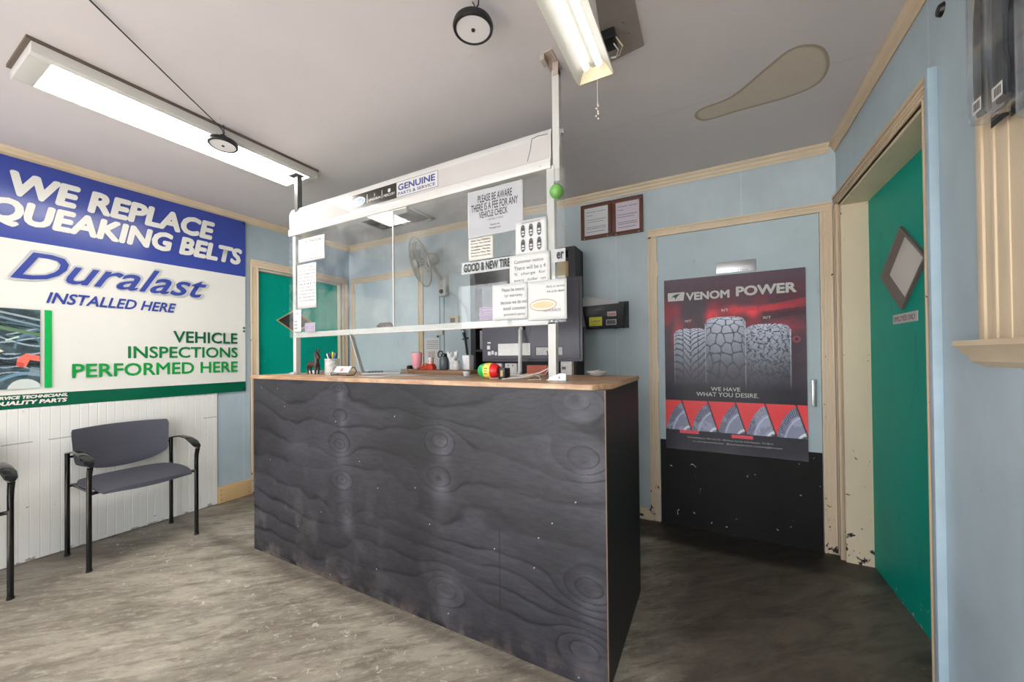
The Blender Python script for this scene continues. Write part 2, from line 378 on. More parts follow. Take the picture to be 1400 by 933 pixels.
for k, (a, c, d, e) in enumerate(WIN):
    w = thing('window_%d' % (k+1), 'shop window in the street wall', None, ((a+c)/2, FY-.06, d), None, 'structure')
    fb = bm_()
    for q in ((a, a+.05, d, e), (c-.05, c, d, e), (a, c, d, d+.05), (a, c, e-.05, e), ((a+c)/2-.02, (a+c)/2+.02, d, e)): box(fb, q[0], q[1], FY-.09, FY-.03, q[2], q[3])
    obj('window_frame', fb, M['alu'], w); bx('pane', M['glass'], w, a+.05, c-.05, FY-.063, FY-.057, d+.05, e-.05)

# crown moulding
def crown(name, along, a, b2, base, sgn, label):
    prof = [(0, H), (0, H-.052), (.006, H-.055), (.010, H-.040), (.016, H-.036), (.020, H-.020), (.030, H-.014), (.034, H-.004), (.034, H)]
    bm = bm_()
    if along == 0: prism(bm, [(base+sgn*p, z) for p, z in prof], 0, a, b2)
    else: prism(bm, [(base+sgn*p, z) for p, z in prof], 1, a, b2)
    return struct(name, bm, M['trim_dirty'] if along == 1 and sgn < 0 else M['trim_clean'], label)
crown('trim_1', 1, FY, 0, 0, 1, 'cream crown moulding along the left wall')
crown('trim_2', 0, .034, W-.034, 0, -1, 'cream crown moulding along the back wall')
crown('trim_3', 1, FY, 0, W, -1, 'cream crown moulding along the right wall')
def casing(parent, ax, base, sgn, u0, u1, ztop, w, m, wL=None, wR=None, proud=.018, head=None, name='casing'):
    """three moulded boards round an opening u0..u1 (outer edges), ztop outer"""
    wL = wL or w; wR = wR or w; hd = head or w
    def brd(ua, ub, za, zb, vert):
        bm = bm_()
        def B(a1, a2, z1, z2, p):
            lo, hi = sorted((base, base+sgn*p))
            if ax == 1: box(bm, a1, a2, lo, hi, z1, z2, bev=.0015)
            else: box(bm, lo, hi, a1, a2, z1, z2, bev=.0015)
        B(ua, ub, za, zb, proud*.55)
        ww = (ub-ua) if vert else (zb-za)
        for f0, f1, p in ((.0, .22, 1.), (.34, .5, .78), (.6, .7, .72), (.84, 1., .85)):
            if vert: B(ua+ww*f0, ua+ww*f1, za, zb, proud*p)
            else: B(ua, ub, za+ww*(1-f1), za+ww*(1-f0), proud*p)
        return bm
    obj(name+'_side', brd(u0, u0+wL, 0, ztop-hd, True), m, parent); obj(name+'_side', brd(u1-wR, u1, 0, ztop-hd, True), m, parent)
    obj(name+'_head', brd(u0, u1, ztop-hd, ztop, False), m, parent)
def holed_leaf(parent, X0, X1, y0, y1, z0, z1, cy, cz, hw, hh, m):
    """door leaf with a diamond opening"""
    A, B, C_, D = (y0, z0), (y1, z0), (y1, z1), (y0, z1); b_, r_, t_, l_ = (cy, cz-hh), (cy+hw, cz), (cy, cz+hh), (cy-hw, cz)
    bm = bm_(); P = [A, B, C_, D, b_, r_, t_, l_]; F = [bm.verts.new((X0, *p)) for p in P]; G = [bm.verts.new((X1, *p)) for p in P]
    for tri in ((0, 1, 4), (1, 5, 4), (1, 2, 5), (2, 6, 5), (2, 3, 6), (3, 7, 6), (3, 0, 7), (0, 4, 7)):
        bm.faces.new([F[i] for i in tri]); bm.faces.new([G[i] for i in tri][::-1])
    for loop in ((0, 1, 2, 3), (4, 5, 6, 7)):
        for i in range(4): a, c = loop[i], loop[(i+1) % 4]; bm.faces.new((F[a], F[c], G[c], G[a]))
    return obj('door_leaf', bm, m, parent)
def diamond(parent, X, sgn, cy, cz, hw, hh, lip, fw, proud, depth, mf, mg):
    """splayed frame of a diamond window: thin lip in front, sloping inwards to the recessed pane; sgn points into the room"""
    P = lambda k: [(cy, cz+hh*k), (cy+hw*k, cz), (cy, cz-hh*k), (cy-hw*k, cz)]
    Xf, Xb = X+sgn*proud, X-sgn*depth
    for i in range(4):
        j = (i+1) % 4; o, n_, m_ = P(1.), P(1-lip/hw), P(1-fw/hw); bm = bm_()
        v = [bm.verts.new((x, *p)) for x, p in ((Xf, o[i]), (Xf, o[j]), (Xf, n_[j]), (Xf, n_[i]), (Xb, o[i]), (Xb, o[j]), (Xb, m_[j]), (Xb, m_[i]))]
        for f in ((0, 1, 2, 3), (7, 6, 5, 4), (0, 4, 5, 1), (1, 5, 6, 2), (2, 6, 7, 3), (3, 7, 4, 0)): bm.faces.new([v[q] for q in f])
        obj('diamond_frame', bm, mf, parent)
    bm = bm_(); prism(bm, P(1-fw/hw*.97), 0, Xb+sgn*.004, Xb+sgn*.008); return obj('diamond_pane', bm, mg, parent)

# door_1 : green door, left wall
d1 = thing('door_1', 'green door with a diamond window, at the far end of the left wall', None, (0, -.54, 0), None, 'structure')
casing(d1, 0, 0, 1, -1.035, -.035, 2.075, .066, M['trim'])
b = bm_(); box(b, -T, 0, LD[0]-.001, LD[0]+.012, 0, LD[2]); box(b, -T, 0, LD[1]-.012, LD[1]+.001, 0, LD[2]); box(b, -T, 0, LD[0], LD[1], LD[2]-.012, LD[2]); obj('jamb', b, M['trim'], d1)
holed_leaf(d1, -.075, -.035, LD[0]+.014, LD[1]-.014, .008, LD[2]-.014, -.605, 1.555, .18, .116, M['green'])
diamond(d1, -.035, 1, -.605, 1.555, .185, .12, .016, .026, .008, .03, mat('varnished_maple', (190, 160, 118), .4), mat('dark_glazing', (58, 54, 52), .12))
# door_2 : blue painted door behind the counter
d2 = thing('door_2', 'blue painted door behind the counter, beside the far left corner', None, (.56, 0, 0), None, 'structure')
casing(d2, 1, 0, -1, .045, 1.085, 2.075, .062, M['trim_clean'])
lf2 = bx('door_leaf', M['bluedoor'], d2, .108, 1.022, -.010, -.001, .008, 2.012)
for z in (.3, 1.72): bx('hinge', M['trim_clean'], lf2, 1.012, 1.030, -.016, -.009, z-.045, z+.045)
# door_3 : blue door with black kick panel
d3 = thing('door_3', 'blue door with the black lower panel and tyre poster', None, (3.73, 0, 0), None, 'structure')
casing(d3, 1, 0, -1, 3.204, 4.246, 2.092, .062, M['trim'], head=.055)
lf3 = bx('door_leaf', M['bluedoor'], d3, 3.268, 4.182, -.012, -.001, .022, 2.033)
def kick_mat():
    t = NT('scuffed_black_paint'); a = lin((26, 24, 24)); c = t.mix(t.noise(4, None, 6, .6), tuple(v*.7 for v in a), lin((44, 41, 40)))
    k = t.math('GREATER_THAN', t.noise(24, t.mapped((1, 1, 1), (0, .5, 0)), 4, .5, .5), .715); c = t.mix(k, c, lin((200, 198, 192)))
    t.col(c); t.b.inputs['Roughness'].default_value = .5; t.b.inputs['Specular IOR Level'].default_value = .15; return t.m
bx('kick_panel', kick_mat(), lf3, 3.274, 4.180, -.0165, -.012, .006, .592)
pp = [on(1, -.016, *q) for q in ((979, 361), (1034, 353), (1034, 368), (979, 373))]
px0, px1, pz0, pz1 = 3.637, 3.862, 1.727, 1.800
bx('push_plate', M['steel'], lf3, px0, px1, -.020, -.012, pz0, pz1, bev=.003)
letter('Place hand here', (px0+.03, -.0205, pz0+.005), (.15, 0, 0), (0, 0, .012), M['ink_grey'], d3)
b = bm_(); box(b, 4.130, 4.152, -.046, -.034, .872, 1.032, bev=.004); box(b, 4.136, 4.146, -.036, -.012, .885, .897); box(b, 4.136, 4.146, -.036, -.012, 1.006, 1.018)
obj('pull_handle', b, M['steel'], lf3)
for z in (.25, 1.05, 1.8): bx('hinge', M['trim'], lf3, 3.262, 3.274, -.020, -.012, z-.05, z+.05)
# door_4 : green employee door, right wall
DX = W+RX
d4 = thing('door_4', 'green employee door set back in the right wall', None, (W, -.58, 0), None, 'structure')
casing(d4, 0, W, -1, RD[0]-.036, -.006, 2.118, .066, M['trim_dirty'], wL=.036, proud=.022)
bx('edge_board', mat('pale_blue_edge_paint', (168, 188, 200), .4), d4, W-.024, W, -1.142, -1.1185, 0, 2.125, bev=.002)
b = bm_(); box(b, W-.002, DX, RD[0]-.001, RD[0]+.012, 0, RD[2]); box(b, W-.002, DX, RD[1]-.014, RD[1]+.001, 0, RD[2]); box(b, W-.002, DX, RD[0], RD[1], RD[2]-.014, RD[2]); obj('jamb', b, M['trim'], d4)
leaf = holed_leaf(d4, DX, DX+.045, RD[0]-.05, RD[1]+.05, .006, 2.12, -.51, 1.578, .23, .187, M['green'])
pane_m = mat('bright_frosted_glazing', (214, 208, 204), .25, var=.06, scale=5)
diamond(d4, DX, -1, -.51, 1.578, .235, .192, .020, .056, .012, .016, mat('weathered_brown_frame', (112, 100, 94), .5, stretch=(1, 1, .4)), pane_m)
# window casing right wall
w3 = thing('window_3', 'cream window casing and sill at the right edge', None, (W, -1.9, 1.2), None, 'structure')
b = bm_()
for (y0, y1, p) in ((-1.376, -1.40, .020), (-1.40, -1.43, .015), (-1.43, -1.445, .018), (-1.445, -1.49, .014)): box(b, W-p, W, y1, y0, 1.215, 2.36, bev=.002)
obj('casing_side', b, M['trim_clean'], w3)
b = bm_(); box(b, W-.011, W, -2.7, -1.49, 1.215, 2.36); obj('window_board', b, M['trim_clean'], w3)
b = bm_(); prof = [(W, 1.222), (W-.060, 1.222), (W-.062, 1.208), (W-.05, 1.2), (W-.044, 1.190), (W-.03, 1.178), (W-.026, 1.165), (W-.012, 1.158), (W, 1.150)]
prism(b, prof, 1, -2.8, -1.352); obj('sill', b, M['trim_clean'], w3)

# baseboards
struct('baseboard_back', box(box(bm_(), 1.09, 3.203, -.016, 0, .0, .085, bev=.002), 1.09, 3.203, -.022, 0, .0, .018, bev=.003), M['trim'], 'cream baseboard of the back wall')
b = bm_(); box(b, 0, .022, -1.288, -1.038, .002, .135, bev=.003)
bl = struct('baseboard_left', b, mat('raw_pine', (206, 172, 124), .55, stretch=(4, .5, 4), scale=14), 'raw pine baseboard piece by the green door')
for y in (-1.27, -1.06):
    for z in (.03, .07, .11): bx('nail_head', M['black'], bl, .0215, .0235, y-.003, y+.003, z-.003, z+.003)
# white beadboard wainscot
b = bm_(); pts = []; y = FY+.02
while y < -1.292:
    y2 = min(y+.0405, -1.290); pts += [(.0095, y), (.012, y+.0025), (.012, y2-.0025), (.0095, y2-.0001)]; y += .0405
prism(b, [(0, FY+.02)]+pts+[(0, -1.290)], 2, .004, 1.3)
bead_m = NT('chipped_white_beadboard'); t = bead_m; a = lin((228, 226, 222)); x = t.xyz()
c = t.mix(t.noise(3), tuple(v*.92 for v in a), a)
low = t.ramp(x[2], [(0., .16), (.06, 0.)]); k = t.math('GREATER_THAN', t.math('ADD', t.noise(24, t.mapped((1, 1, 2)), 6, .65), low), .70)
c = t.mix(t.math('MULTIPLY', k, .75), c, lin((120, 110, 100)))
ln = t.math('LESS_THAN', t.math('ABSOLUTE', t.math('SUBTRACT', x[2], t.math('ADD', .735, t.math('MULTIPLY', x[1], .012)))), .0035)
k2 = t.math('MULTIPLY', ln, t.math('GREATER_THAN', t.noise(5, t.mapped((1, 1, 0.01)), 3), .52)); c = t.mix(t.math('MULTIPLY', k2, .6), c, lin((120, 115, 110)))
t.col(c); t.b.inputs['Roughness'].default_value = .35
struct('trim_4', b, t.m, 'white beadboard wainscot under the banner')

# water stain and old repair on the ceiling (each a thin skin on the board)
def blob(pts, n=8):
    out = []
    m = len(pts)
    for i in range(m):
        p0, p1, p2, p3 = [Vector(pts[(i+k-1) % m]) for k in range(4)]
        for s in range(n):
            q = s/n; out.append(.5*((2*p1)+(p2-p0)*q+(2*p0-5*p1+4*p2-p3)*q*q+(3*p1-p0-3*p2+p3)*q**3))
    return out
st = [(950, 160), (957, 149), (1000, 131), (1045, 94), (1080, 67), (1110, 60), (1130, 68), (1134, 92), (1118, 115), (1078, 133), (1010, 152), (965, 165)]
st = [on(2, H, *q).xy for q in st]; out = blob([tuple(p) for p in st])
cen = sum(out, Vector((0, 0)))/len(out)
bm = bm_(); rings = []; lay = bm.verts.layers.float_color.new('Col')
def inset(pts, d):
    m = len(pts); r = []
    for i in range(m):
        tng = (pts[(i+1) % m]-pts[i-1]).normalized(); nrm = Vector((-tng.y, tng.x))
        if (cen-pts[i]).dot(nrm) < 0 and False: nrm = -nrm
        r.append(pts[i]+nrm*d)
    return r
area = sum(out[i-1].x*out[i].y-out[i].x*out[i-1].y for i in range(len(out)))
sg = 1 if area > 0 else -1
levels = [(0, (196, 187, 181)), (.003, (150, 134, 114)), (.010, (160, 146, 126)), (.018, (190, 178, 163)), (.030, (194, 182, 168))]
for d, c in levels:
    ring = []
    for p in inset(out, sg*d):
        v = bm.verts.new((p.x, p.y, H-.0008-.0002*(d > 0))); v[lay] = (*lin(c), 1); ring.append(v)
    rings.append(ring)
for p, q in zip(rings, rings[1:]):
    for i in range(len(p)): bm.faces.new((p[i], p[(i+1) % len(p)], q[(i+1) % len(p)], q[i]))
bm.faces.new(rings[-1])
so = obj('water_stain', bm, vcol('stain_tint', .6), ceiling, 180); so['label'] = 'tan ringed water stain'
# repair plate
pl = thing('ceiling_plate', 'grey metal cover plate on the ceiling beside the tube light', 'plate', (3.3, -1.5, H))
pq = [on(2, H-.004, *q) for q in ((880, 62), (866, -8), (812, -14), (822, 52), (828, 88))]
bm = bm_(); prism(bm, [(p.x, p.y) for p in pq], 2, H-.006, H); obj('plate', bm, mat('grimy_zinc', (150, 140, 134), .45, .2, var=.25, scale=5), pl)
jx = on(2, H-.03, 832, 57)
obj('junction_box', box(bm_(), jx.x-.03, jx.x+.03, jx.y-.035, jx.y+.035, H-.045, H-.006, bev=.006), M['black'], pl)
obj('wire', tube(bm_(), [(jx.x+.02, jx.y, H-.045), (jx.x+.035, jx.y+.01, H-.07), (jx.x+.02, jx.y+.035, H-.075), (jx.x-.005, jx.y+.06, H-.05)], .0025, 6), M['paper'], pl)
obj('wire', tube(bm_(), [(jx.x+.03, jx.y-.01, H-.03), (jx.x+.05, jx.y+.015, H-.055), (jx.x+.03, jx.y+.05, H-.06), (jx.x, jx.y+.06, H-.05)], .0025, 6), M['trim_clean'], pl)
for dx, dy in ((0.06, -.03), (.07, .03), (.03, -.16)): obj('screw', lathe(bm_(), [(0, 0), (.005, .001), (.005, .003), (0, .003)], (jx.x+dx, jx.y+dy, H-.009), n=10), M['steel'], pl)

# ============================================================ COUNTER
KX0, KX1, KY0, KY1, KH = 1.062, 3.276, -1.555, -.93, 1.088
ctr = thing('counter', 'black painted plywood service counter in the middle of the room', 'counter', ((KX0+KX1)/2, (KY0+KY1)/2, 0))
h_, w_ = 270, 550; PW, PH = KX1-KX0, KH-.02
X, Z = np.meshgrid(np.linspace(KX0, KX1, w_), np.linspace(PH, 0, h_))
warp = (vnoise(h_, w_, (2, 3), 3)-.5)*.35 + (vnoise(h_, w_, (6, 9), 5)-.5)*.05
fld = Z*1.0 + warp; wear = np.zeros_like(X); core = np.zeros_like(X)
kn = [(585, 215, 1), (580, 335, 1), (600, 660, 1.2), (1010, 280, 1.1), (985, 100, 1.), (1020, 665, 1.2), (1010, 840, 1.2),
      (290, 235, .9), (297, 335, .9), (290, 150, .6), (285, 65, .6), (300, 430, .8), (297, 600, .8)]
for i, (cx_, cy_, k) in enumerate(kn):
    p = on(1, KY0, 330+cx_/2.1545, 500+cy_/2.1545); dx = (X-p.x); dz = (Z-p.z); s = .055*k
    g = np.exp(-(dx**2/(1.5*s)**2+dz**2/s**2)); g2 = np.exp(-(dx**2/(s*4.5)**2+dz**2/(s*1.3)**2))
    fld += .26*k*g*(1 if i % 2 else -1) + .05*g2*(1 if i % 2 else -1)
    wear = np.maximum(wear, np.exp(-((dx-.02)**2/(s*.9)**2+(dz+.03)**2/(s*1.7)**2))*(.5+vnoise(h_, w_, (30, 30), i, 2)))
    core = np.maximum(core, np.exp(-(dx**2+dz**2*1.0)/(s*.42)**2))
p = on(1, KY0, 330+560/2.1545, 500+460/2.1545)
fld += .16*np.exp(-((X-p.x)**2/.55**2+(Z-p.z)**2/.11**2))
ph = (fld*8.5+.12*vnoise(h_, w_, (14, 20), 77, 2)) % 1.0
line = np.exp(-(np.minimum(ph, 1-ph)/.07)**2); saw = ph
ph2 = (fld*95+vnoise(h_, w_, (40, 60), 8, 2)) % 1.0
img = np.ones((h_, w_, 3))*rgb(46, 45, 50)
big = vnoise(h_, w_, (3, 5), 21)
img *= (.66+.70*big)[..., None]
img += (saw-.5)[..., None]*rgb(10, 10, 11); img += (ph2-.5)[..., None]*rgb(5, 5, 5)
brk = np.clip((vnoise(h_, w_, (5, 7), 44)-.36)*4, 0, 1)
blend(img, np.clip(wear*.46, 0, .62), rgb(104, 103, 112)); blend(img, line*.8*brk, rgb(20, 19, 22)); 
rr = (core*6) % 1; blend(img, core*.45, rgb(48, 46, 50)); blend(img, core*np.exp(-((rr-.5)/.2)**2)*.4, rgb(25, 24, 26))
xf = (X-KX0)/PW
dust = np.clip((vnoise(h_, w_, (10, 30), 30)-.52)*5, 0, 1)*np.clip(1.1-xf*1.3, 0, 1)*np.clip(1-Z/.8, 0, 1); blend(img, dust*.35, rgb(140, 132, 124))
dust2 = np.clip((vnoise(h_, w_, (20, 60), 31)-.45)*4, 0, 1)*np.exp(-Z/.05); blend(img, dust2*.55, rgb(126, 104, 92))
img += (vnoise(h_, w_, (130, 60), 9, 2)[..., None]-.5)*.05
fl = rng.random((h_, w_)) > .9998; fl |= (vnoise(h_, w_, (110, 200), 51, 1) > .996); blend(img, fl*.85, rgb(220, 218, 214))
cxr = on(1, KY0, 330+760/2.1545, 500+600/2.1545); blend(img, ((abs(X-cxr.x) < .0022) & (abs(Z-cxr.z) < .17))*.7, rgb(22, 22, 24))
bx('front_panel', M['black'], ctr, KX0, KX1, KY0+.001, KY0+.018, .004, PH)
painted('front_face', img, (KX0, KY0, 0.004), (PW, 0, 0), (0, 0, PH-.004), vcol('black_stained_plywood', .46, .3, .25), ctr)
side_m = mat('black_side_paint', (34, 33, 35), .5, var=.45, scale=26, stretch=(1, 6, .35))
bx('side_panel', side_m, ctr, KX1-.018, KX1, KY0+.018, KY1+.03, .004, PH); bx('side_panel', side_m, ctr, KX0, KX0+.018, KY0+.018, KY1+.03, .004, PH)
bx('edge_strip', mat('bare_ply_edge', (120, 96, 80), .6), ctr, KX1-.002, KX1+.0015, KY0-.0015, KY0+.004, .004, PH)
bx('shelf', side_m, ctr, KX0+.018, KX1-.018, KY0+.018, KY1, .45, .468); bx('shelf', side_m, ctr, KX0+.018, KX1-.018, KY0+.018, KY1, .06, .078)
wood = NT('worn_fir_top'); t = wood; a = t.noise(7, t.mapped((.5, 5, 3)), 8, .65, 1.2)
c = t.mix(t.ramp(a, [(.3, 0.), (.7, 1.)]), lin((150, 108, 76)), lin((206, 172, 138)))
c = t.mix(t.ramp(t.noise(3, None, 6, .7), [(.52, 0.), (.62, .6)]), c, lin((128, 104, 92))); t.col(c); t.b.inputs['Roughness'].default_value = .4; t.bump(a, .15, .002)
# top with a clipped front right corner
bm = bm_(); prism(bm, [(KX0-.012, KY0-.014), (KX1-.045, KY0-.014), (KX1+.012, KY0+.06), (KX1+.012, KY1), (KX0-.012, KY1)], 2, PH, KH)
bmesh.ops.bevel(bm, geom=list(bm.edges), offset=.003, segments=2, affect='EDGES'); obj('countertop', bm, wood.m, ctr)

# ============================================================ SCREEN FRAME
YP = -1.38
fr = thing('counter_screen', 'white framed clear screen standing on the counter up to the ceiling', 'screen', (2.1, YP, KH))
YF = YP-.012
postm = M['white']; dk = mat('dark_steel_post', (84, 84, 84), .4, .3)
LX, RXp = 1.222, 3.022
bx('pole', dk, fr, LX+.002, LX+.036, YP-.008, YP+.022, 1.985, H-.060); bx('pole', M['white'], fr, LX-.018, LX+.012, YP-.008, YP+.022, KH, 1.985)
b = bm_(); box(b, LX-.03, LX+.05, YP-.03, YP+.03, H-.063, H-.0565); obj('ceiling_bracket', b, dk, fr)
# right pole: two lapped angles
bx('pole', M['white'], fr, 3.022, 3.052, YP-.006, YP+.024, 1.93, 2.405); bx('pole', M['white'], fr, 2.994, 3.028, YP-.010, YP+.020, KH, 2.0)
b = bm_(); box(b, 3.026, 3.052, YP-.010, YP+.02, 2.38, H, bev=.002); box(b, 3.0, 3.05, YP-.075, YP+.05, H-.005, H); box(b, 2.998, 3.016, YP-.075, YP-.03, H-.03, H-.004, bev=.002); obj('ceiling_bracket', b, mat('taupe_bracket', (176, 160, 152), .45), fr)
b = bm_(); box(b, 3.052, 3.072, YP-.004, YP+.004, 2.128, 2.150, bev=.002); tube(b, [(3.062, YP-.01, 2.128), (3.062, YP+.015, 2.128)], .004, 8); obj('clip', b, M['steel'], fr)
b = bm_(); prism(b, [(2.99, KH), (3.075, KH), (3.075, KH+.028), (3.05, KH+.03), (3.005, KH+.012)], 1, YP-.022, YP-.018); box(b, 2.99, 3.075, YP-.022, YP+.02, KH, KH+.003)
obj('foot_bracket', b, M['steel'], fr)
obj('bolt', lathe(bm_(), [(0, .004), (.005, .003), (.006, 0)], (3.045, YP-.022, KH+.014), (0, -1, 0), 10), M['white'], fr)
b = bm_(); box(b, LX-.06, LX+.012, YP-.03, YP+.03, KH, KH+.004, bev=.001); prism(b, [(LX-.055, KH+.002), (LX+.01, KH+.002), (LX+.01, KH+.016), (LX-.03, KH+.012)], 1, YP-.02, YP-.014); obj('foot_bracket', b, M['white'], fr)
# header box
HX0, HX1 = 1.176, 3.016
prof = [(YP+.03, 1.988), (YP-.016, 1.988), (YP-.020, 1.995), (YP-.020, 2.026), (YP-.012, 2.030), (YP-.012, 2.128), (YP-.004, 2.152), (YP+.004, 2.166), (YP+.03, 2.166)]
bm = bm_(); prism(bm, prof, 0, HX0, HX1); obj('header', bm, M['white_gloss'], fr)
bx('header_face', mat('glossy_header_film', (186, 181, 179), .06, var=.05), fr, HX0+.006, HX1-.006, YP-.0135, YP-.0118, 2.034, 2.126)
cp = [on(1, YP-.014, *q) for q in ((749, 183), (735, 186), (727, 190), (725, 205), (721, 221))]
obj('crack', tube(bm_(), cp, .0014, 5), M['ink_grey'], fr)
for x in (1.30, 2.0, 2.6, 2.97): obj('screw', lathe(bm_(), [(0, .002), (.0035, .0015), (.004, 0)], (x, YP-.020, 2.003), (0, -1, 0), 10), M['steel'], fr)
# rail
b = bm_(); box(b, 1.205, 3.030, YP-.010, YP+.012, 1.325, 1.357, bev=.002)
obj('rail', b, M['white'], fr)
for x in (1.232, 1.245, 1.75, 1.95, 2.25, 2.8, 3.012): obj('screw', lathe(bm_(), [(0, .0025), (.0035, .002), (.004, 0)], (x, YP-.010, 1.34), (0, -1, 0), 10), M['steel'], fr)
AY0, AY1 = YP-.017, YP-.0125
bx('acrylic_panel', M['acrylic'], fr, 1.178, 2.103, AY0, AY1, 1.325, 1.984); bx('acrylic_panel', M['acrylic'], fr, 2.107, 3.076, AY0, AY1, 1.332, 1.978)
bx('joint_strip', M['white_gloss'], fr, 2.1015, 2.1085, AY0-.002, AY1+.002, 1.357, 1.98)
bx('hanger_bracket', M['white'], fr, 2.015, 2.20, AY1, AY1+.012, 1.958, 1.986)
# header sticker
hs = thing('brand_sticker', 'black and white parts sticker on the white header', 'sticker', (2.0, YP-.02, 2.05))
q = [on(1, YP-.014, *p) for p in ((481, 269.5), (542, 249), (542, 270), (481, 289))]; sz0, sz1 = (q[2].z+q[3].z)/2, (q[0].z+q[1].z)/2
q2 = on(1, YP-.014, 599, 243); sx0, sx1, sx2 = q[0].x, q[1].x, q2.x; SY = YP-.0148
bx('black_panel', mat('sticker_black', (40, 38, 34), .2), hs, sx0, sx1, SY, SY+.0008, sz0, sz1); bx('white_panel', M['white_gloss'], hs, sx1, sx2, SY, SY+.0008, sz0, sz1)
b = bm_(); e = .0018
for r_ in ((sx1, sx2, sz0, sz0+e), (sx1, sx2, sz1-e, sz1), (sx1, sx1+e, sz0, sz1), (sx2-e, sx2, sz0, sz1)): box(b, r_[0], r_[1], SY-.0004, SY, r_[2], r_[3])
obj('border', b, M['ink'], hs)
navy = mat('printed_navy', (36, 52, 118), .4); sw, shh = sx1-sx0, sz1-sz0
letter('GENUINE', (sx1+.012, SY-.0004, sz0+shh*.42), (sx2-sx1-.03, 0, 0), (0, 0, shh*.42), navy, hs, bold=.03); letter('PARTS & SERVICE', (sx1+.012, SY-.0004, sz0+shh*.12), (sx2-sx1-.03, 0, 0), (0, 0, shh*.20), navy, hs, bold=.02)
def oval(bm, cx, cz, a, b_, y, dy, n=28): prism(bm, [(cx+a*math.cos(2*math.pi*i/n), cz+b_*math.sin(2*math.pi*i/n)) if False else (cx+a*math.cos(2*math.pi*i/n), cz+b_*math.sin(2*math.pi*i/n)) for i in range(n)], 1, y, y+dy); return bm
ox = sx0+sw*.17; oz = sz0+shh*.48
obj('oval_badge', oval(bm_(), ox, oz, sw*.145, shh*.3, SY-.0004, .0004), M['alu'], hs); obj('oval_badge', oval(bm_(), ox, oz, sw*.13, shh*.25, SY-.0007, .0004), mat('badge_blue', (120, 140, 176), .3), hs)
letter('Ford', (ox-sw*.09, SY-.001, oz-shh*.14), (sw*.18, 0, 0), (0, 0, shh*.28), M['white'], hs, shear=.4, bold=.01)
for f_ in (.36, .69): bx('divider', M['alu'], hs, sx0+sw*f_, sx0+sw*(f_+.008), SY-.0004, SY, sz0+shh*.25, sz0+shh*.8)
letter('LINCOLN', (sx0+sw*.40, SY-.0004, sz0+shh*.30), (sw*.26, 0, 0), (0, 0, shh*.15), M['alu'], hs); letter('MERCURY', (sx0+sw*.73, SY-.0004, sz0+shh*.28), (sw*.24, 0, 0), (0, 0, shh*.17), M['white'], hs, bold=.02)
b = bm_(); prism(b, [(sx0+sw*.53, sz0+shh*.52), (sx0+sw*.537, sz0+shh*.64), (sx0+sw*.53, sz0+shh*.78), (sx0+sw*.523, sz0+shh*.64)], 1, SY-.0004, SY); obj('star_badge', b, M['alu'], hs)
obj('round_badge', oval(bm_(), sx0+sw*.85, sz0+shh*.64, sw*.03, shh*.13, SY-.0004, .0004), M['alu'], hs)

# notices on the screen: (corner px, text lines)
def notice(name, label, tl, tr, br, bl, lines, Y=AY0-.001, paper='paper', curl=.004, ink='ink', cat='notice', back=None):
    a, b_, c, d = [on(1, Y, *q) for q in (tl, tr, br, bl)]; x0 = (a.x+d.x)/2; x1 = (b_.x+c.x)/2; z0 = (c.z+d.z)/2; z1 = (a.z+b_.z)/2
    t_ = thing(name, label, cat, ((x0+x1)/2, Y, z0))
    nx, nz = 10, 8; bm = bm_(); g = []
    for j in range(nz+1):
        g.append([bm.verts.new((x0+(x1-x0)*i/nx, Y-abs(curl)*(math.sin(i/nx*math.pi*2+j*.4)**2)*.6-.0006, z0+(z1-z0)*j/nz)) for i in range(nx+1)])
    for j in range(nz):
        for i in range(nx): bm.faces.new((g[j][i], g[j][i+1], g[j+1][i+1], g[j+1][i]))
    o = obj('sheet', bm, M[paper], t_, 80); md = o.modifiers.new('thickness', 'SOLIDIFY'); md.thickness = .0005; md.offset = 0
    w, h = x1-x0, z1-z0; YL = Y-abs(curl)*.6-.0016
    if back: bx('print_area', M[back], t_, x0+w*.02, x1-w*.02, YL+.0004, YL+.0008, z0+h*.02, z1-h*.02)
    for (s, u0, u1, v0, v1, k) in lines:
        letter(s, (x0+w*u0, YL, z0+h*v0), (w*(u1-u0), 0, 0), (0, 0, h*(v1-v0)), M[k.get('ink', ink)], t_, bold=k.get('bold', 0), shear=k.get('shear', 0))
    return t_, (x0, x1, z0, z1, YL)
M['greyprint'] = mat('grey_printed_sheet', (172, 172, 176), .5, var=.14, scale=4); M['beige'] = mat('beige_paper', (206, 200, 192), .6, var=.03); M['purple'] = mat('mauve_card', (150, 138, 160), .5)
B = dict(bold=.015); Bb = dict(bold=.03)
notice('notice', 'grey shaded sheet reading PLEASE BE AWARE, top right of the screen', (641, 264), (716, 245), (714, 314), (639, 326), [
    ('PLEASE BE AWARE', .20, .82, .72, .88, B), ('THERE IS A FEE FOR ANY', .07, .92, .54, .70, B), ('VEHICLE CHECK', .22, .74, .38, .52, B),
    ('STARTING AT $30.00', .38, .66, .30, .34, {}), ('Thank you', .42, .60, .18, .22, B), ('Management', .41, .62, .11, .15, B)], back='greyprint', curl=.003)
notice('notice', 'small beige sheet just below the grey PLEASE BE AWARE sheet', (641, 327), (675, 322), (674, 353), (641, 357), [
    (s, .1, .9, .84-.14*i, .92-.14*i, B) for i, s in enumerate(('Check Your Oil Before', 'Driving. We Change', 'Oil. Additional Coolants', 'Available. Thanks,', 'Please Pay By', 'And Have a Great Day'))], paper='beige', Y=AY0-.001, curl=.002)
tt, (x0, x1, z0, z1, YL) = notice('notice', 'white sheet with six small pictures, upper right of the screen', (704, 304), (746, 296), (749, 343), (706, 350), [('TIRE REPLACEMENT GUIDE', .2, .8, .90, .94, {})], curl=.002, Y=AY0-.004)
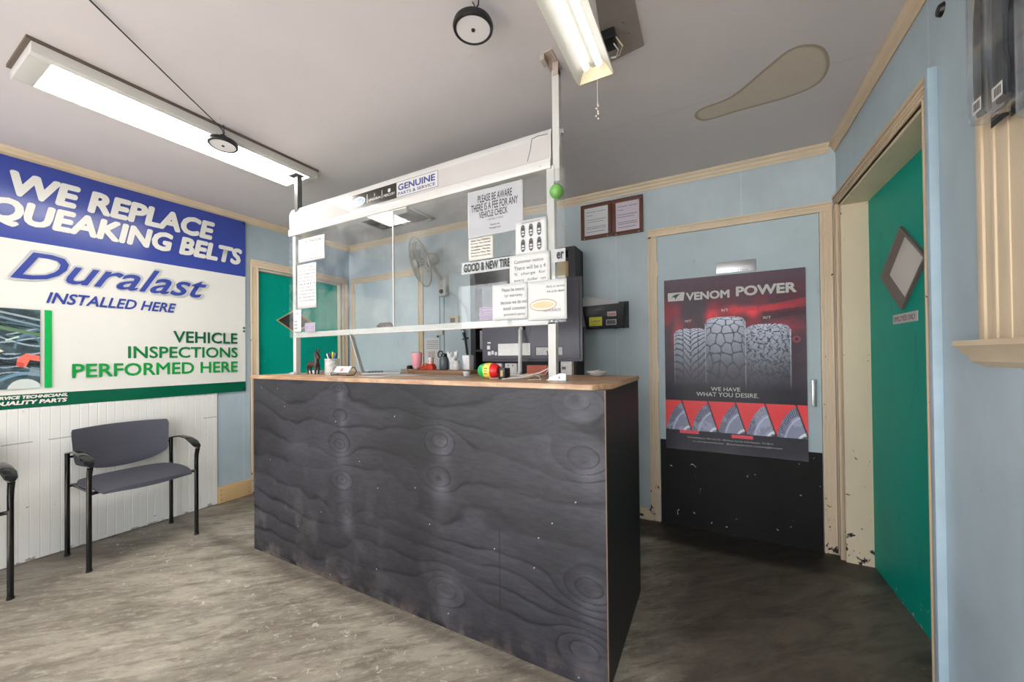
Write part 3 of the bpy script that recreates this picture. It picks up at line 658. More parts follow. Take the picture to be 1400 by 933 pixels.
for r_ in range(2):
    for c_ in range(3):
        cx_ = x0+(x1-x0)*(.25+.26*c_); cz_ = z0+(z1-z0)*(.68-.42*r_); b = bm_(); pts = [(cx_+.0105*math.cos(a_)*(1 if abs(math.cos(a_)) < .9 else 1), cz_+.028*math.copysign(abs(math.sin(a_))**.6, math.sin(a_))) for a_ in np.linspace(0, 2*math.pi, 24, endpoint=False)]
        prism(b, pts, 1, YL, YL+.0004); obj('printed_tyre', b, M['ink_grey'], tt)
        for k_ in range(3): bx('printed_mark', M['paper'] if k_ != 2 else M['ink'], tt, cx_-.006, cx_+.006, YL-.0004, YL, cz_-.017+.012*k_, cz_-.011+.012*k_)
notice('notice', 'large white sheet about a 4 percent charge, lower right of the screen', (697, 349), (751, 344), (753, 391), (697, 396), [
    ('Customer notice', .12, .85, .74, .84, dict(ink='ink_grey')), ('There will be a 4', .12, .9, .54, .66, dict(ink='ink_grey')), ('%  charge  for', .12, .9, .36, .47, dict(ink='ink_grey')), ('every  dollar  on', .12, .9, .18, .29, dict(ink='ink_grey')), ('it', .84, .9, .04, .12, dict(ink='ink_grey'))], curl=.002, Y=AY0-.004)
notice('notice', 'white sheet starting Please be aware, bottom of the screen beside the mauve card', (673, 390), (721, 386), (722, 436), (674, 438), [
    ('Please be aware:', .28, .92, .78, .88, dict(ink='ink_grey')), ('1yr warranty', .36, .86, .60, .71, dict(ink='ink_grey')), ('because we do not', .25, .98, .43, .53, dict(ink='ink_grey')), ('install customer', .32, .95, .26, .36, dict(ink='ink_grey')), ('provided parts', .34, .92, .08, .18, dict(ink='ink_grey'))], curl=.002, Y=AY0-.0075)
tt, (x0, x1, z0, z1, YL) = notice('notice', 'white sheet with an orange oval badge, bottom right corner of the screen', (722, 386), (775, 380), (775, 438), (722, 437), [('REWARDS', .42, .85, .20, .27, dict(ink='ink_grey')), ('Parts or service', .50, .95, .80, .86, {}), ('Ask us for details', .50, .95, .68, .74, {})], curl=.001, Y=AY0-.0075)
ocx, ocz = x0+(x1-x0)*.40, z0+(z1-z0)*.38
obj('oval_badge', oval(bm_(), ocx, ocz, .062, .026, YL, .0004), mat('badge_brown', (176, 140, 104), .4), tt); obj('oval_badge', oval(bm_(), ocx, ocz, .058, .022, YL-.0004, .0004), M['paper'], tt); obj('oval_badge', oval(bm_(), ocx, ocz, .050, .014, YL-.0008, .0004), mat('badge_tan', (214, 180, 140), .4), tt)
notice('notice', 'mauve appointment card beside the Please be aware sheet, above the rail', (656, 421), (682, 419), (682, 436), (656, 439), [('APPOINTMENT', .15, .85, .74, .84, dict(ink='paper')), ('Please call ahead', .25, .75, .54, .62, dict(ink='paper')), ('Monday to Friday', .2, .8, .36, .44, dict(ink='paper'))], back='purple', curl=.001)
notice('notice', 'top sheet reading ATTENTION at the left edge of the screen', (409, 330), (443, 319), (445, 351), (408, 362), [('ATTENTION', .28, .88, .78, .90, {})]+[(s, .12, .9, .62-.14*i, .68-.14*i, dict(ink='ink_grey')) for i, s in enumerate(('We no longer', 'accept personal checks.', 'All work must be paid', 'before vehicle leaves', 'Thank you'))], curl=.004)
notice('notice', 'tall white sheet below the ATTENTION sheet at the screen left edge', (407, 364), (432, 358), (433, 419), (407, 424), [('DUE TO OTHERS', .1, .9, .90, .94, dict(ink='ink_grey'))]+[(s, .08, .94, .83-.075*i, .865-.075*i, dict(ink='ink_grey')) for i, s in enumerate(('WE WILL NOT BE', 'RESPONSIBLE FOR', 'ANYTHING LEFT', 'IN THE VEHICLE', 'AND', 'PLEASE CLEAR OUT', 'YOUR VALUABLES', 'THANKS FOR THE', 'BUSINESS', 'MANAGEMENT'))], curl=.002)
tt, (x0, x1, z0, z1, YL) = notice('notice', 'narrow white card with small symbols at the lower left corner of the screen', (402, 424), (412, 424), (412, 454), (402, 455), [('A', .35, .65, .78, .88, {})], curl=.001)
for i in range(3):
    for j in range(2): bx('printed_symbol', M['ink_grey'], tt, x0+.009+.018*j, x0+.018+.018*j, YL, YL+.0004, z0+.02+.022*i, z0+.03+.022*i)
notice('notice', 'small mauve card beside the narrow symbol card, lower left of the screen', (417, 442), (431, 441), (431, 454), (417, 455), [('APPOINTMENT', .15, .85, .7, .82, dict(ink='paper')), ('CARD', .35, .65, .45, .56, dict(ink='paper')), ('SEE FRONT', .25, .75, .2, .32, dict(ink='paper'))], back='purple', curl=.001)
# window lettering reflected in the screen, painted as a printed strip
ts = thing('reflected_lettering', 'painted reflection of the window lettering GOOD & NEW TIRES across the right side of the screen', 'sign', (2.8, YP-.009, 1.64))
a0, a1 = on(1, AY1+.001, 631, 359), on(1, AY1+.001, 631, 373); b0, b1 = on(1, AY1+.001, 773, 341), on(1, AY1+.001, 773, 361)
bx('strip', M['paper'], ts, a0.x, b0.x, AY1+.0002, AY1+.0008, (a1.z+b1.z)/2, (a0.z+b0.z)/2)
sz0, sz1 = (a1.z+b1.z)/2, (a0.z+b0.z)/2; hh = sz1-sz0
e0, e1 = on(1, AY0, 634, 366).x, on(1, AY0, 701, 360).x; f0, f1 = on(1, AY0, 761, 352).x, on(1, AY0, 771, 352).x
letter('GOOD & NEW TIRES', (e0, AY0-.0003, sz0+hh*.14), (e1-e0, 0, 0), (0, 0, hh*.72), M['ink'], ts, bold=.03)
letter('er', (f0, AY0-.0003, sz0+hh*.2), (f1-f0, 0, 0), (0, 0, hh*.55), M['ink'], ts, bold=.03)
# green ball
gb = thing('green_ball', 'small shiny green ball hanging at the right pole of the screen', 'ornament', (3.028, YP-.03, 1.95))
bp_ = on(1, YP-.054, 761, 262); b = bm_(); bmesh.ops.create_uvsphere(b, u_segments=32, v_segments=20, radius=.029, matrix=Matrix.Translation(bp_)); obj('ball', b, mat('apple_green_gloss', (104, 160, 78), .2, var=.12, scale=20), gb)
obj('string', tube(bm_(), [(bp_.x, bp_.y, bp_.z+.028), (bp_.x, bp_.y+.012, bp_.z+.1), (bp_.x+.004, YP-.012, 2.14)], .0008, 5), M['paper'], gb)
# little car shape on the rail, added for the reflected cars outside
mc = thing('reflected_car', 'tiny dark toy car shape added on the white rail of the screen', 'reflected', (1.99, YP+.002, 1.357))
p0 = on(1, YP, 516, 446).x; p1 = on(1, YP, 538, 446).x; b = bm_(); prism(b, [(p0, 1.361), (p1, 1.361), (p1, 1.369), (p1-.016, 1.373), (p1-.028, 1.383), (p0+.022, 1.383), (p0+.008, 1.373), (p0, 1.371)], 1, YP-.006, YP+.009); obj('body', b, mat('dark_maroon_enamel', (70, 44, 46), .25), mc)
for x in (p0+.016, p1-.016):
    for y in (YP-.007, YP+.007): obj('wheel', lathe(bm_(), [(0, 0), (.0048, 0), (.0048, .003), (0, .003)], (x, y, 1.3618), (0, 1, 0), 12), M['black'], mc)

# ============================================================ ON THE COUNTER
def base_px(x, y, z=KH): return on(2, z, x, y)
# --- burro figurine
fx = on(1, -1.36, 421, 500).x; fig = thing('donkey_figurine', 'small dark carved donkey figurine with upright ears beside the pen cup', 'figurine', (fx+.07, -1.36, KH))
b = bm_(); y = -1.36; z = KH
tube(b, [(fx+.012, y, z+.062), (fx+.03, y, z+.066), (fx+.06, y, z+.062), (fx+.085, y, z+.066), (fx+.1, y, z+.068)], [.010, .019, .018, .021, .012], 12)
tube(b, [(fx+.085, y, z+.068), (fx+.088, y, z+.095), (fx+.085, y, z+.122)], [.018, .013, .013], 10)
tube(b, [(fx+.075, y, z+.132), (fx+.09, y, z+.126), (fx+.105, y, z+.112), (fx+.114, y, z+.100)], [.010, .016, .012, .009], 10)
for s in (-1, 1):
    tube(b, [(fx+.09, y+s*.008, z+.132), (fx+.097, y+s*.01, z+.15), (fx+.100, y+s*.009, z+.168)], [.005, .006, .0015], 8)
    for lx, bend in ((.018, -.008), (.09, .006)):
        tube(b, [(fx+lx, y+s*.010, z+.062), (fx+lx+bend, y+s*.011, z+.036), (fx+lx, y+s*.011, z+.012), (fx+lx+.003, y+s*.011, z+.0025)], [.011, .007, .0055, .007], 8)
tube(b, [(fx+.012, y, z+.07), (fx, y, z+.062), (fx-.003, y, z+.035)], [.005, .004, .005], 8)
o = obj('body', b, mat('dark_carved_wood', (58, 34, 32), .35, var=.6, scale=40), fig); md = o.modifiers.new('join', 'REMESH'); md.mode = 'VOXEL'; md.voxel_size = .0022; md.use_smooth_shade = True
# --- mesh pen cup
px_ = on(1, -1.33, 454, 500).x; cup = thing('pen_cup', 'white mesh pen cup full of pens beside the donkey figurine', 'pen cup', (px_, -1.33, KH))
b = bm_(); cr = .041
lathe(b, [(0, .001), (cr, .001), (cr, .003), (0, .003)], (px_, -1.33, KH)); lathe(b, [(cr+.001, .094), (cr+.003, .096), (cr+.001, .099), (cr-.001, .097)], (px_, -1.33, KH)); obj('rim', b, M['alu'], cup)
b = bm_()
for s in (-1, 1):
    for i in range(22):
        a0_ = 2*math.pi*i/22; tube(b, [(px_+cr*math.cos(a0_+s*q*.9), -1.33+cr*math.sin(a0_+s*q*.9), KH+.002+.094*q) for q in (0, .25, .5, .75, 1)], .0009, 4)
tag(obj('wire_mesh', b, M['white'], cup), None, None, None, 'stuff')
lathe_m = clear('frosted_liner', (.9, .9, .93), .3, .3, .9)
obj('liner', lathe(bm_(), [(cr-.002, .003), (cr-.002, .092)], (px_, -1.33, KH)), lathe_m, cup)
pc = [(60, 130, 190), (30, 30, 34), (230, 230, 226), (200, 120, 130), (60, 150, 80), (120, 190, 210), (240, 236, 224), (30, 60, 120), (40, 40, 42), (190, 190, 60)]
for i, c in enumerate(pc):
    a_ = i*math.pi/5; r0 = .018; tx, ty = math.cos(a_), math.sin(a_)*.7; L_ = .135+.018*math.sin(i*3.1)
    p0v = Vector((px_-tx*r0*.6, -1.33-ty*r0*.6, KH+.006)); p1v = Vector((px_+tx*.034, -1.33+ty*.034, KH+L_)); d = (p1v-p0v)
    pen = tag(obj('pen', tube(tube(bm_(), [p0v, p0v+d*.1, p0v+d*.78], [.001, .0038, .0042], 8), [p0v+d*.78, p0v+d*.8, p0v+d*.98, p1v], [.0042, .005, .005, .003], 8), mat('pen_plastic', c, .3), None),
        ('%s pen standing in the white mesh cup' % ['blue', 'first black', 'white', 'pink', 'green', 'pale blue', 'cream', 'navy', 'second black', 'yellow green'][i]), 'pen', 'pens in the mesh cup')
# --- cards lying left of figurine
cb = bx('card_stack', M['paper'], None, 1.245, 1.36, -1.31, -1.25, KH+.0005, KH+.022, bev=.001); tag(cb, 'low stack of pale cards behind the donkey figurine', 'cards')
# --- business card holder
hx0 = on(1, -1.38, 460, 505).x; hx1 = on(1, -1.38, 485, 505).x-.02; ch = thing('card_holder', 'black wire holder with white business cards beside the laptop', 'card holder', ((hx0+hx1)/2, -1.38, KH))
b = bm_(); yy = -1.40
prism(b, [(yy-.012, KH+.012), (yy-.010, KH+.010), (yy+.022, KH+.052), (yy+.020, KH+.054)], 0, hx0+.006, hx1-.004); obj('cards', b, M['paper'], ch)
obj('wire', tube(bm_(), [(hx0, yy-.018, KH+.016), (hx0, yy-.018, KH+.004), (hx1, yy-.018, KH+.004), (hx1, yy-.018, KH+.016), (hx0, yy-.018, KH+.016)], .0022, 6), M['black'], ch)
b = bm_()
for x in (hx0+.001, hx1): tube(b, [(x, yy-.018, KH+.003), (x, yy+.03, KH+.003), (x+.006, yy+.044, KH+.025), (x+.004, yy+.03, KH+.048), (x, yy+.014, KH+.044)], .003, 6)
obj('side_loop', b, M['black'], ch)
n3 = Vector((0, -.79, .6)).normalized(); oc = Vector(((hx0+hx1)/2, yy+.005, KH+.0325))+n3*.0012
b = bm_(); lathe(b, [(0, 0), (.012, 0)], oc+Vector((0,-.001,0)), n3, 20); obj('printed_logo', b, mat('printed_red', (206, 110, 110), .5), ch)
# --- laptop: screen seen edge on, base to its right
lp = thing('laptop', 'open silver laptop facing right, its screen edge on', 'laptop', (1.72, -1.22, KH))
hp = on(1, -1.36, 494, 510); hp.z = KH; eh_ = Vector((-.73, .683, 0)).normalized(); gh = Vector((eh_.y, -eh_.x, 0))
lu = (Vector((0, 0, .97))-gh*.26).normalized(); ln_ = eh_.cross(lu)
b = bm_(); obox(b, hp+Vector((0, 0, .012))+eh_*.15+lu*.118, ln_, eh_, lu, .006, .30, .236, .002); obj('lid', b, mat('silver_lid', (188, 182, 178), .4, .2), lp)
zv = Vector((0, 0, 1)); b = bm_(); obox(b, hp+eh_*.15+gh*.108+zv*.0088, gh, eh_, zv, .215, .30, .011, .003); lbase = obj('base', b, M['alu'], lp)
b = bm_()
for i in range(5):
    for j in range(12): obox(b, hp+gh*(.04+.018*i)+eh_*(.03+.022*j)+zv*.0147, gh, eh_, zv, .015, .019, .0014)
tag(obj('keys', b, M['black'], lbase), None, None, None, 'stuff')
# --- riser boards and paper
wb = mat('brown_board', (132, 98, 70), .5, stretch=(1, 6, 6))
rz = KH+.022
tray = tag(bx('riser_board', wb, None, 1.90, 2.36, -1.08, -.935, KH+.0005, rz, bev=.002), 'thin brown wooden board at the back of the counter under the cups', 'board')
mg = tag(bx('magazine', mat('magazine_cover', (166, 156, 140), .4, var=.4, scale=20), None, 1.79, 1.885, -1.03, -.945, KH+.001, KH+.026, bev=.001), 'thick tan magazine pile at the back edge right of the laptop', 'magazine')
pm = mat('printed_flyer', (200, 198, 200), .5, var=.25, scale=30)
for i, (x0, x1, y0, y1, z, nm, lb) in enumerate(((1.60, 1.80, -1.06-.3+.0, -1.12, .0005, 0, 0),)): pass
def sheet(label, cx_, cy_, w, h, ang, z, m):
    c_, s_ = math.cos(ang), math.sin(ang); b = obox(bm_(), (cx_, cy_, z), (c_, s_, 0), (-s_, c_, 0), (0, 0, 1), w, h, .0012); return tag(obj('flyer', b, m, None), label, 'paper')
sheet('pale printed flyer lying in front of the pink tumbler', 2.02, -1.22, .26, .17, .12, KH+.0012, pm); sheet('white sheet lying askew right of the laptop', 1.99, -1.42, .20, .10, -.2, KH+.0012, M['paper'])
sheet('grey printed sheet lying beside the striped tin', 2.42, -1.34, .24, .12, .1, KH+.0012, mat('grey_flyer', (150, 148, 150), .5, var=.3, scale=40))
# --- pink tumbler
tx = on(1, -1.0, 570, 500).x; tu = thing('tumbler', 'pink insulated tumbler with a silver base', 'tumbler', (tx, -1.0, rz))
obj('body', lathe(bm_(), [(.027, .014), (.029, .02), (.036, .105), (.036, .108), (.0335, .108), (.031, .10)], (tx, -1.0, rz+.0005)), mat('pink_enamel', (238, 160, 172), .35, var=.04), tu)
obj('base_ring', lathe(bm_(), [(0, 0), (.025, 0), (.0265, .003), (.027, .014), (0, .014)], (tx, -1.0, rz+.0005)), M['steel'], tu)
b = bm_(); lathe(b, [(0, .108), (.0335, .108), (.0335, .113), (0, .115)], (tx, -1.0, rz+.0005)); obj('lid', b, clear('clear_lid', (.8, .8, .8), 1.), tu)
# black ball headset thing left of the tumbler
bb = bx('computer_mouse', M['black'], None, tx-.065, tx-.038, -1.03, -.985, KH+.0285-.028, KH+.05, bev=.01); tag(bb, 'black rounded plastic piece left of the pink tumbler', 'mouse')
# --- red tape dispenser
rx0 = on(1, -1.03, 577, 502).x; rt = thing('tape_dispenser', 'red tape dispenser right of the pink tumbler', 'tape dispenser', (rx0+.05, -1.03, rz))
b = bm_(); prism(b, [(rx0, rz+.001), (rx0+.108, rz+.001), (rx0+.108, rz+.018), (rx0+.096, rz+.038), (rx0+.03, rz+.04), (rx0+.008, rz+.026)], 1, -1.055, -1.015); bmesh.ops.bevel(b, geom=list(b.edges), offset=.003, segments=2, affect='EDGES'); obj('body', b, mat('tomato_red_plastic', (190, 52, 34), .3), rt)
obj('roll', lathe(bm_(), [(.012, -.009), (.020, -.009), (.020, .009), (.012, .009), (.012, -.009)], (rx0+.05, -1.062, rz+.024), (0, 1, 0), 20), clear('tape_roll', (.9, .85, .7), 1, .1, .6), rt)
# --- sanitiser with peach liquid
sx_ = on(1, -.97, 589, 495).x; sn = thing('pump_bottle', 'clear cup with peach liquid in front of the wall sheet', 'bottle', (sx_, -.97, rz))
obj('body', lathe(bm_(), [(0, .001), (.017, .001), (.018, .004), (.018, .055), (.016, .06)], (sx_, -.97, rz)), mat('peach_liquid', (236, 176, 150), .2), sn); obj('cap', lathe(bm_(), [(.0185, .055), (.0185, .078), (.012, .083), (0, .083)], (sx_, -.97, rz)), M['white_gloss'], sn)
# --- grey jug bottle with loop
jx_ = on(1, -.98, 607, 490).x; jg = thing('sports_bottle', 'dark grey bottle with a black carry loop', 'bottle', (jx_, -.98, rz))
obj('body', lathe(bm_(), [(0, .001), (.028, .001), (.030, .004), (.030, .06), (.026, .075), (.018, .083)], (jx_, -.98, rz)), mat('slate_grey_coating', (78, 84, 90), .35), jg)
obj('lid', lathe(bm_(), [(.019, .082), (.019, .098), (.012, .103), (0, .103)], (jx_, -.98, rz)), M['black'], jg)
obj('carry_loop', tube(bm_(), [(jx_-.005, -.98, rz+.098), (jx_-.018, -.98, rz+.118), (jx_-.036, -.98, rz+.118), (jx_-.048, -.98, rz+.102), (jx_-.044, -.98, rz+.082), (jx_-.026, -.98, rz+.078), (jx_-.01, -.98, rz+.092)], .0048, 8), mat('dark_brown_plastic', (50, 40, 36), .3), jg)
# --- crumpled white gloves / tissue and bottles
gx = on(1, -.985, 619, 490).x; b = bm_()
for i in range(7):
    a_ = i*1.1; p = Vector((gx+.012*math.cos(a_), -.985+.008*math.sin(a_), rz+.055)); tube(b, [Vector((gx, -.985, rz+.02)), p, p+Vector((.018*math.cos(a_), .006*math.sin(a_), .035+.014*math.sin(i*2.3))), p+Vector((.024*math.cos(a_+.4), .0, .052+.016*math.sin(i*2.3)))], [.012, .013, .011, .004], 8)
lathe(b, [(0, .001), (.016, .001), (.019, .03), (.014, .06), (0, .06)], (gx, -.985, rz), n=14)
o = obj('tissue_bunch', b, M['paper'], None); md = o.modifiers.new('join', 'REMESH'); md.mode = 'VOXEL'; md.voxel_size = .004; tag(o, 'crumpled bunch of white tissue standing beside the grey bottle', 'tissue')
b1 = on(1, -1.0, 627, 500).x; wbt = thing('white_jar', 'rounded white plastic jar on the brown board', 'jar', (b1, -1.0, rz))
obj('body', lathe(bm_(), [(0, .001), (.022, .001), (.024, .004), (.024, .036), (.018, .046)], (b1, -1.02, rz)), M['white_gloss'], wbt); obj('cap', lathe(bm_(), [(.0185, .045), (.0185, .058), (0, .060)], (b1, -1.02, rz)), M['white'], wbt)
b2 = on(1, -.975, 639, 495).x; b = bm_(); box(b, b2-.028, b2+.024, -.99, -.94, rz+.001, rz+.09, bev=.003); wq = tag(obj('white_carton', b, mat('matt_white_card', (214, 212, 212), .6, var=.08), None), 'squarish white carton left of the black shelf unit', 'carton')
b3 = on(1, -1.2, 641, 508).x; wc = thing('small_white_tub', 'tiny white tub beside the striped tin', 'tub', (b3, -1.2, KH)); obj('body', lathe(bm_(), [(0, .001), (.018, .001), (.019, .018), (.017, .02)], (b3, -1.22, KH), n=20), M['white_gloss'], wc); obj('lid', lathe(bm_(), [(.020, .018), (.020, .024), (0, .025)], (b3, -1.22, KH), n=20), M['paper'], wc)
# --- striped tin (green / yellow / red barrel lying on its side)
t0 = on(1, -1.42, 651, 510).x; t1 = on(1, -1.42, 677, 510).x; tin = thing('striped_tin', 'barrel shaped tin striped green yellow and red', 'tin', ((t0+t1)/2, -1.40, KH))
L_ = t1-t0; r_ = .036; cz = KH+r_+.0015; cyt = -1.385
for nm, f0, f1, c in (('green', 0, .34, (20, 170, 80)), ('yellow', .34, .68, (236, 212, 92)), ('red', .68, 1., (214, 30, 36))):
    pr = []
    for q in np.linspace(f0, f1, 7): pr.append((r_*(1-.35*abs(2*q-1)**3.2), L_*q))
    if f0 == 0: pr = [(0, 0)]+pr
    if f1 == 1.: pr = pr+[(0, L_)]
    o = obj('band', lathe(bm_(), pr, (t0, cyt, cz), (1, 0, 0), 32), mat('tin_%s' % nm, c, .35, var=.04), tin); o['label'] = nm+' band'
for i in range(3): bx('printed_mark', M['ink'], tin, t0+L_*.42, t0+L_*.58, cyt-r_-.0004, cyt-r_+.0004, cz-.014+.012*i, cz-.011+.012*i)
sp = thing('small_black_box', 'small black box with a gold label touching the striped tin', 'box', (t1+.015, -1.37, KH)); bx('body', M['black'], sp, t1+.001, t1+.034, -1.395, -1.34, KH+.001, KH+.05, bev=.003); bx('printed_label', mat('gold_label', (190, 160, 100), .4), sp, t1+.013, t1+.025, -1.3965, -1.395, KH+.012, KH+.040)
# --- monitor, its back to us
MY = -1.0; ml, mr_ = 2.414, 3.022; mz0 = KH+.073; mz1 = 1.60
mo = thing('monitor', 'dark computer monitor turned away, on a slim silver stand', 'monitor', ((ml+mr_)/2, MY, KH))
b = bm_(); box(b, ml, mr_, MY-.004, MY+.012, mz0, mz1, bev=.004); box(b, ml+.012, mr_-.012, MY-.012, MY-.002, mz0+.012, mz1-.012, bev=.005); hs_m = obj('housing', b, mat('slate_monitor_shell', (74, 72, 82), .4, var=.08), mo)
bx('screen', M['black'], mo, ml+.008, mr_-.008, MY+.012, MY+.014, mz0+.02, mz1-.008)
sc = on(1, MY-.013, 715, 450); 
obj('hinge_disc', lathe(bm_(), [(.047, 0), (.0465, .001), (.046, 0)], (sc.x, MY-.012, sc.z), (0, -1, 0), 40), M['black'], hs_m)
obj('hinge', lathe(bm_(), [(0, .02), (.011, .02), (.013, 0)], (sc.x, MY-.012, sc.z+.006), (0, -1, 0), 24), M['black'], mo)
ft = on(1, MY-.10, 709, 510); obj('stand', tube(bm_(), [(sc.x, MY-.03, sc.z+.003), (sc.x-.003, MY-.04, sc.z-.01), (ft.x+.004, MY-.09, KH+.02), (ft.x, MY-.10, KH+.004)], [(.013, .009)]*4, 12), mat('bright_silver', (226, 226, 228), .35, .15), mo)
obj('stand_foot', box(bm_(), ft.x-.08, ft.x+.12, MY-.13, MY-.02, KH+.0012, KH+.006, bev=.002), M['alu'], mo)
def mrect(name, tl, br, m, par=hs_m, dy=.0006): a, c = on(1, MY-.0125, *tl), on(1, MY-.0125, *br); return bx(name, m, par, a.x, c.x, MY-.0125-dy, MY-.0119, c.z, a.z)
mrect('spec_label', (681, 470.5), (725, 486), mat('spec_label_print', (214, 212, 208), .5, var=.2, scale=90))
for q in ((666.5, 468, 671, 470), (666, 473, 670, 478), (667, 481, 671, 486), (672, 480, 675, 485), (676.5, 481.5, 679.5, 486)): mrect('small_sticker', q[:2], q[2:], M['paper'])
mrect('port_recess', (731, 474), (770, 486), mat('port_shadow', (50, 50, 56), .5)); mrect('port_label', (733, 475.5), (769, 485.5), mat('port_grey', (170, 166, 164), .5, var=.4, scale=120), dy=.0012)
obj('cable', tube(bm_(), [(2.86, MY-.016, mz0+.06), (2.87, MY-.05, mz0+.03), (2.865, MY-.06, KH+.04), (2.85, MY-.10, KH+.006), (2.80, MY-.16, KH+.004)], .003, 6), M['white'], mo)
obj('cable', tube(bm_(), [(2.83, MY-.016, mz0+.055), (2.85, MY-.045, mz0+.02), (2.84, MY-.05, KH+.03), (2.88, MY-.12, KH+.005)], .0025, 6), M['black'], mo)
# loose white cable
cbl = tag(obj('cable', tube(bm_(), [(2.72, -1.42, KH+.004), (2.78, -1.36, KH+.004), (2.84, -1.33, KH+.012), (2.88, -1.30, KH+.016), (2.93, -1.34, KH+.012), (2.97, -1.42, KH+.004), (2.93, -1.46, KH+.004)], .0028, 6), M['white'], None), 'loose white cable lying before the monitor', 'cable')
cbl2 = tag(obj('ribbon', tube(bm_(), [(2.80, -1.45, KH+.004), (2.87, -1.40, KH+.01), (2.94, -1.36, KH+.03), (2.985, -1.33, KH+.055)], .003, 6), M['paper'], None), 'white plastic strap rising toward the right pole', 'strap')
crp = bm_(); bmesh.ops.create_icosphere(crp, subdivisions=2, radius=.022, matrix=Matrix.Translation((2.87, -1.32, KH+.013)) @ Matrix.Diagonal((1.3, 1, .5, 1)))
for v in crp.verts: v.co += Vector((random.uniform(-.004, .004) for _ in range(3)))
tag(obj('crumpled_wrapper', crp, mat('tan_wrapper', (190, 170, 146), .5), None), 'crumpled tan wrapper before the monitor stand', 'wrapper')
rd = bx('folder', mat('rust_red_folder', (178, 84, 56), .5), None, 2.69, 2.86, -.975, -.94, KH+.001, KH+.052); tag(rd, 'rust red folder behind the monitor stand', 'folder')
for i, (a_, c_, lb) in enumerate(((670, 687, 'white box under the left half of the monitor'), (692, 708, 'white box with small coloured dots left of the stand'))):
    x0, x1 = on(1, -.95, a_, 500).x, on(1, -.95, c_, 500).x; tt = thing('white_box', lb, 'box', ((x0+x1)/2, -.95, KH)); bx('body', M['paper'], tt, x0, x1, -.965, -.935, KH+.001, KH+.062, bev=.002)
    for k_, cc in enumerate(((40, 90, 170), (200, 60, 60))): bx('printed_dot', mat('dot_print', cc, .5), tt, x0+.018+.03*k_, x0+.026+.03*k_, -.9655, -.965, KH+.046, KH+.054)
x0, x1 = on(1, -.97, 768, 500).x, on(1, -.97, 783, 500).x; cn = thing('paper_carton', 'white printed carton at the right end under the monitor', 'carton', ((x0+x1)/2, -.97, KH)); bx('body', mat('printed_carton', (206, 200, 196), .5, var=.25, scale=80), cn, x0, x1, -.985, -.95, KH+.001, KH+.082, bev=.001); bx('printed_label', M['ink_grey'], cn, x0+.006, x0+.028, -.9856, -.985, KH+.03, KH+.045)
dx = on(1, -1.05, 817, 512).x; ash = thing('dish', 'small white and silver dish at the right end of the counter', 'dish', (dx, -1.05, KH))
obj('bowl', lathe(bm_(), [(0, .001), (.022, .001), (.036, .010), (.045, .022), (.043, .024), (.032, .013), (0, .005)], (dx, -1.05, KH)), M['white_gloss'], ash)
obj('paper_scrap', obox(bm_(), (dx-.018, -1.05, KH+.026), (.97, 0, .2), (0, 1, 0), (-.2, 0, .97), .055, .03, .002), M['alu'], ash)
obj('spout', obox(bm_(), (dx-.045, -1.052, KH+.024), (1, 0, .1), (0, 1, 0), (-.1, 0, 1), .024, .02, .003, .001), M['white'], ash)

# ============================================================ BACK WALL THINGS
# black shelf unit
SX0, SX1, SYF, SZ = 1.80, 2.655, -.22, 2.0
su = thing('shelf_unit', 'tall black shelf unit against the back wall', 'shelf', ((SX0+SX1)/2, -.12, 0)); bkm = mat('black_laminate', (38, 36, 38), .5, var=.2, stretch=(4, 4, .5))
SX0 = on(1, SYF, 643, 420).x; SX1 = on(1, SYF, 786, 360).x
bx('side_panel', bkm, su, SX0, SX0+.05, SYF, -.024, 0.0, SZ); bx('side_panel', bkm, su, SX1-.05, SX1, SYF, -.024, 0.0, SZ); bx('top_panel', bkm, su, SX0+.05, SX1-.05, SYF, -.024, SZ-.03, SZ)
bx('back_panel', bkm, su, SX0+.05, SX1-.05, -.034, -.024, 0.1, SZ-.03)
for z in (.1, .5, .9, 1.25, 1.55, 1.78): bx('shelf_board', bkm, su, SX0+.05, SX1-.05, SYF+.005, -.034, z-.02, z)
def bin_(label, x0, x1, z, h, c, cat='box', d=.12, nm='storage_box'): return tag(bx(nm, mat(nm+'_finish', c, .5, var=.2, scale=30), None, x0, x1, SYF+.02, SYF+.02+d, z+.001, z+h, bev=.002), label, cat)
bin_('yellowish carton on the upper shelf of the black unit', SX0+.16, SX0+.30, 1.55, .13, (196, 176, 120)); bin_('white carton on the upper shelf of the black unit', SX0+.33, SX0+.44, 1.55, .16, (212, 210, 206))
bin_('grey carton left on the middle shelf of the black unit', SX0+.08, SX0+.2, 1.25, .16, (150, 150, 156)); bin_('brown carton on the right end of the upper shelf', SX1-.17, SX1-.06, 1.78, .12, (170, 140, 90)); bin_('white carton at the right end below the brown one', SX1-.16, SX1-.06, 1.55, .15, (226, 224, 220))
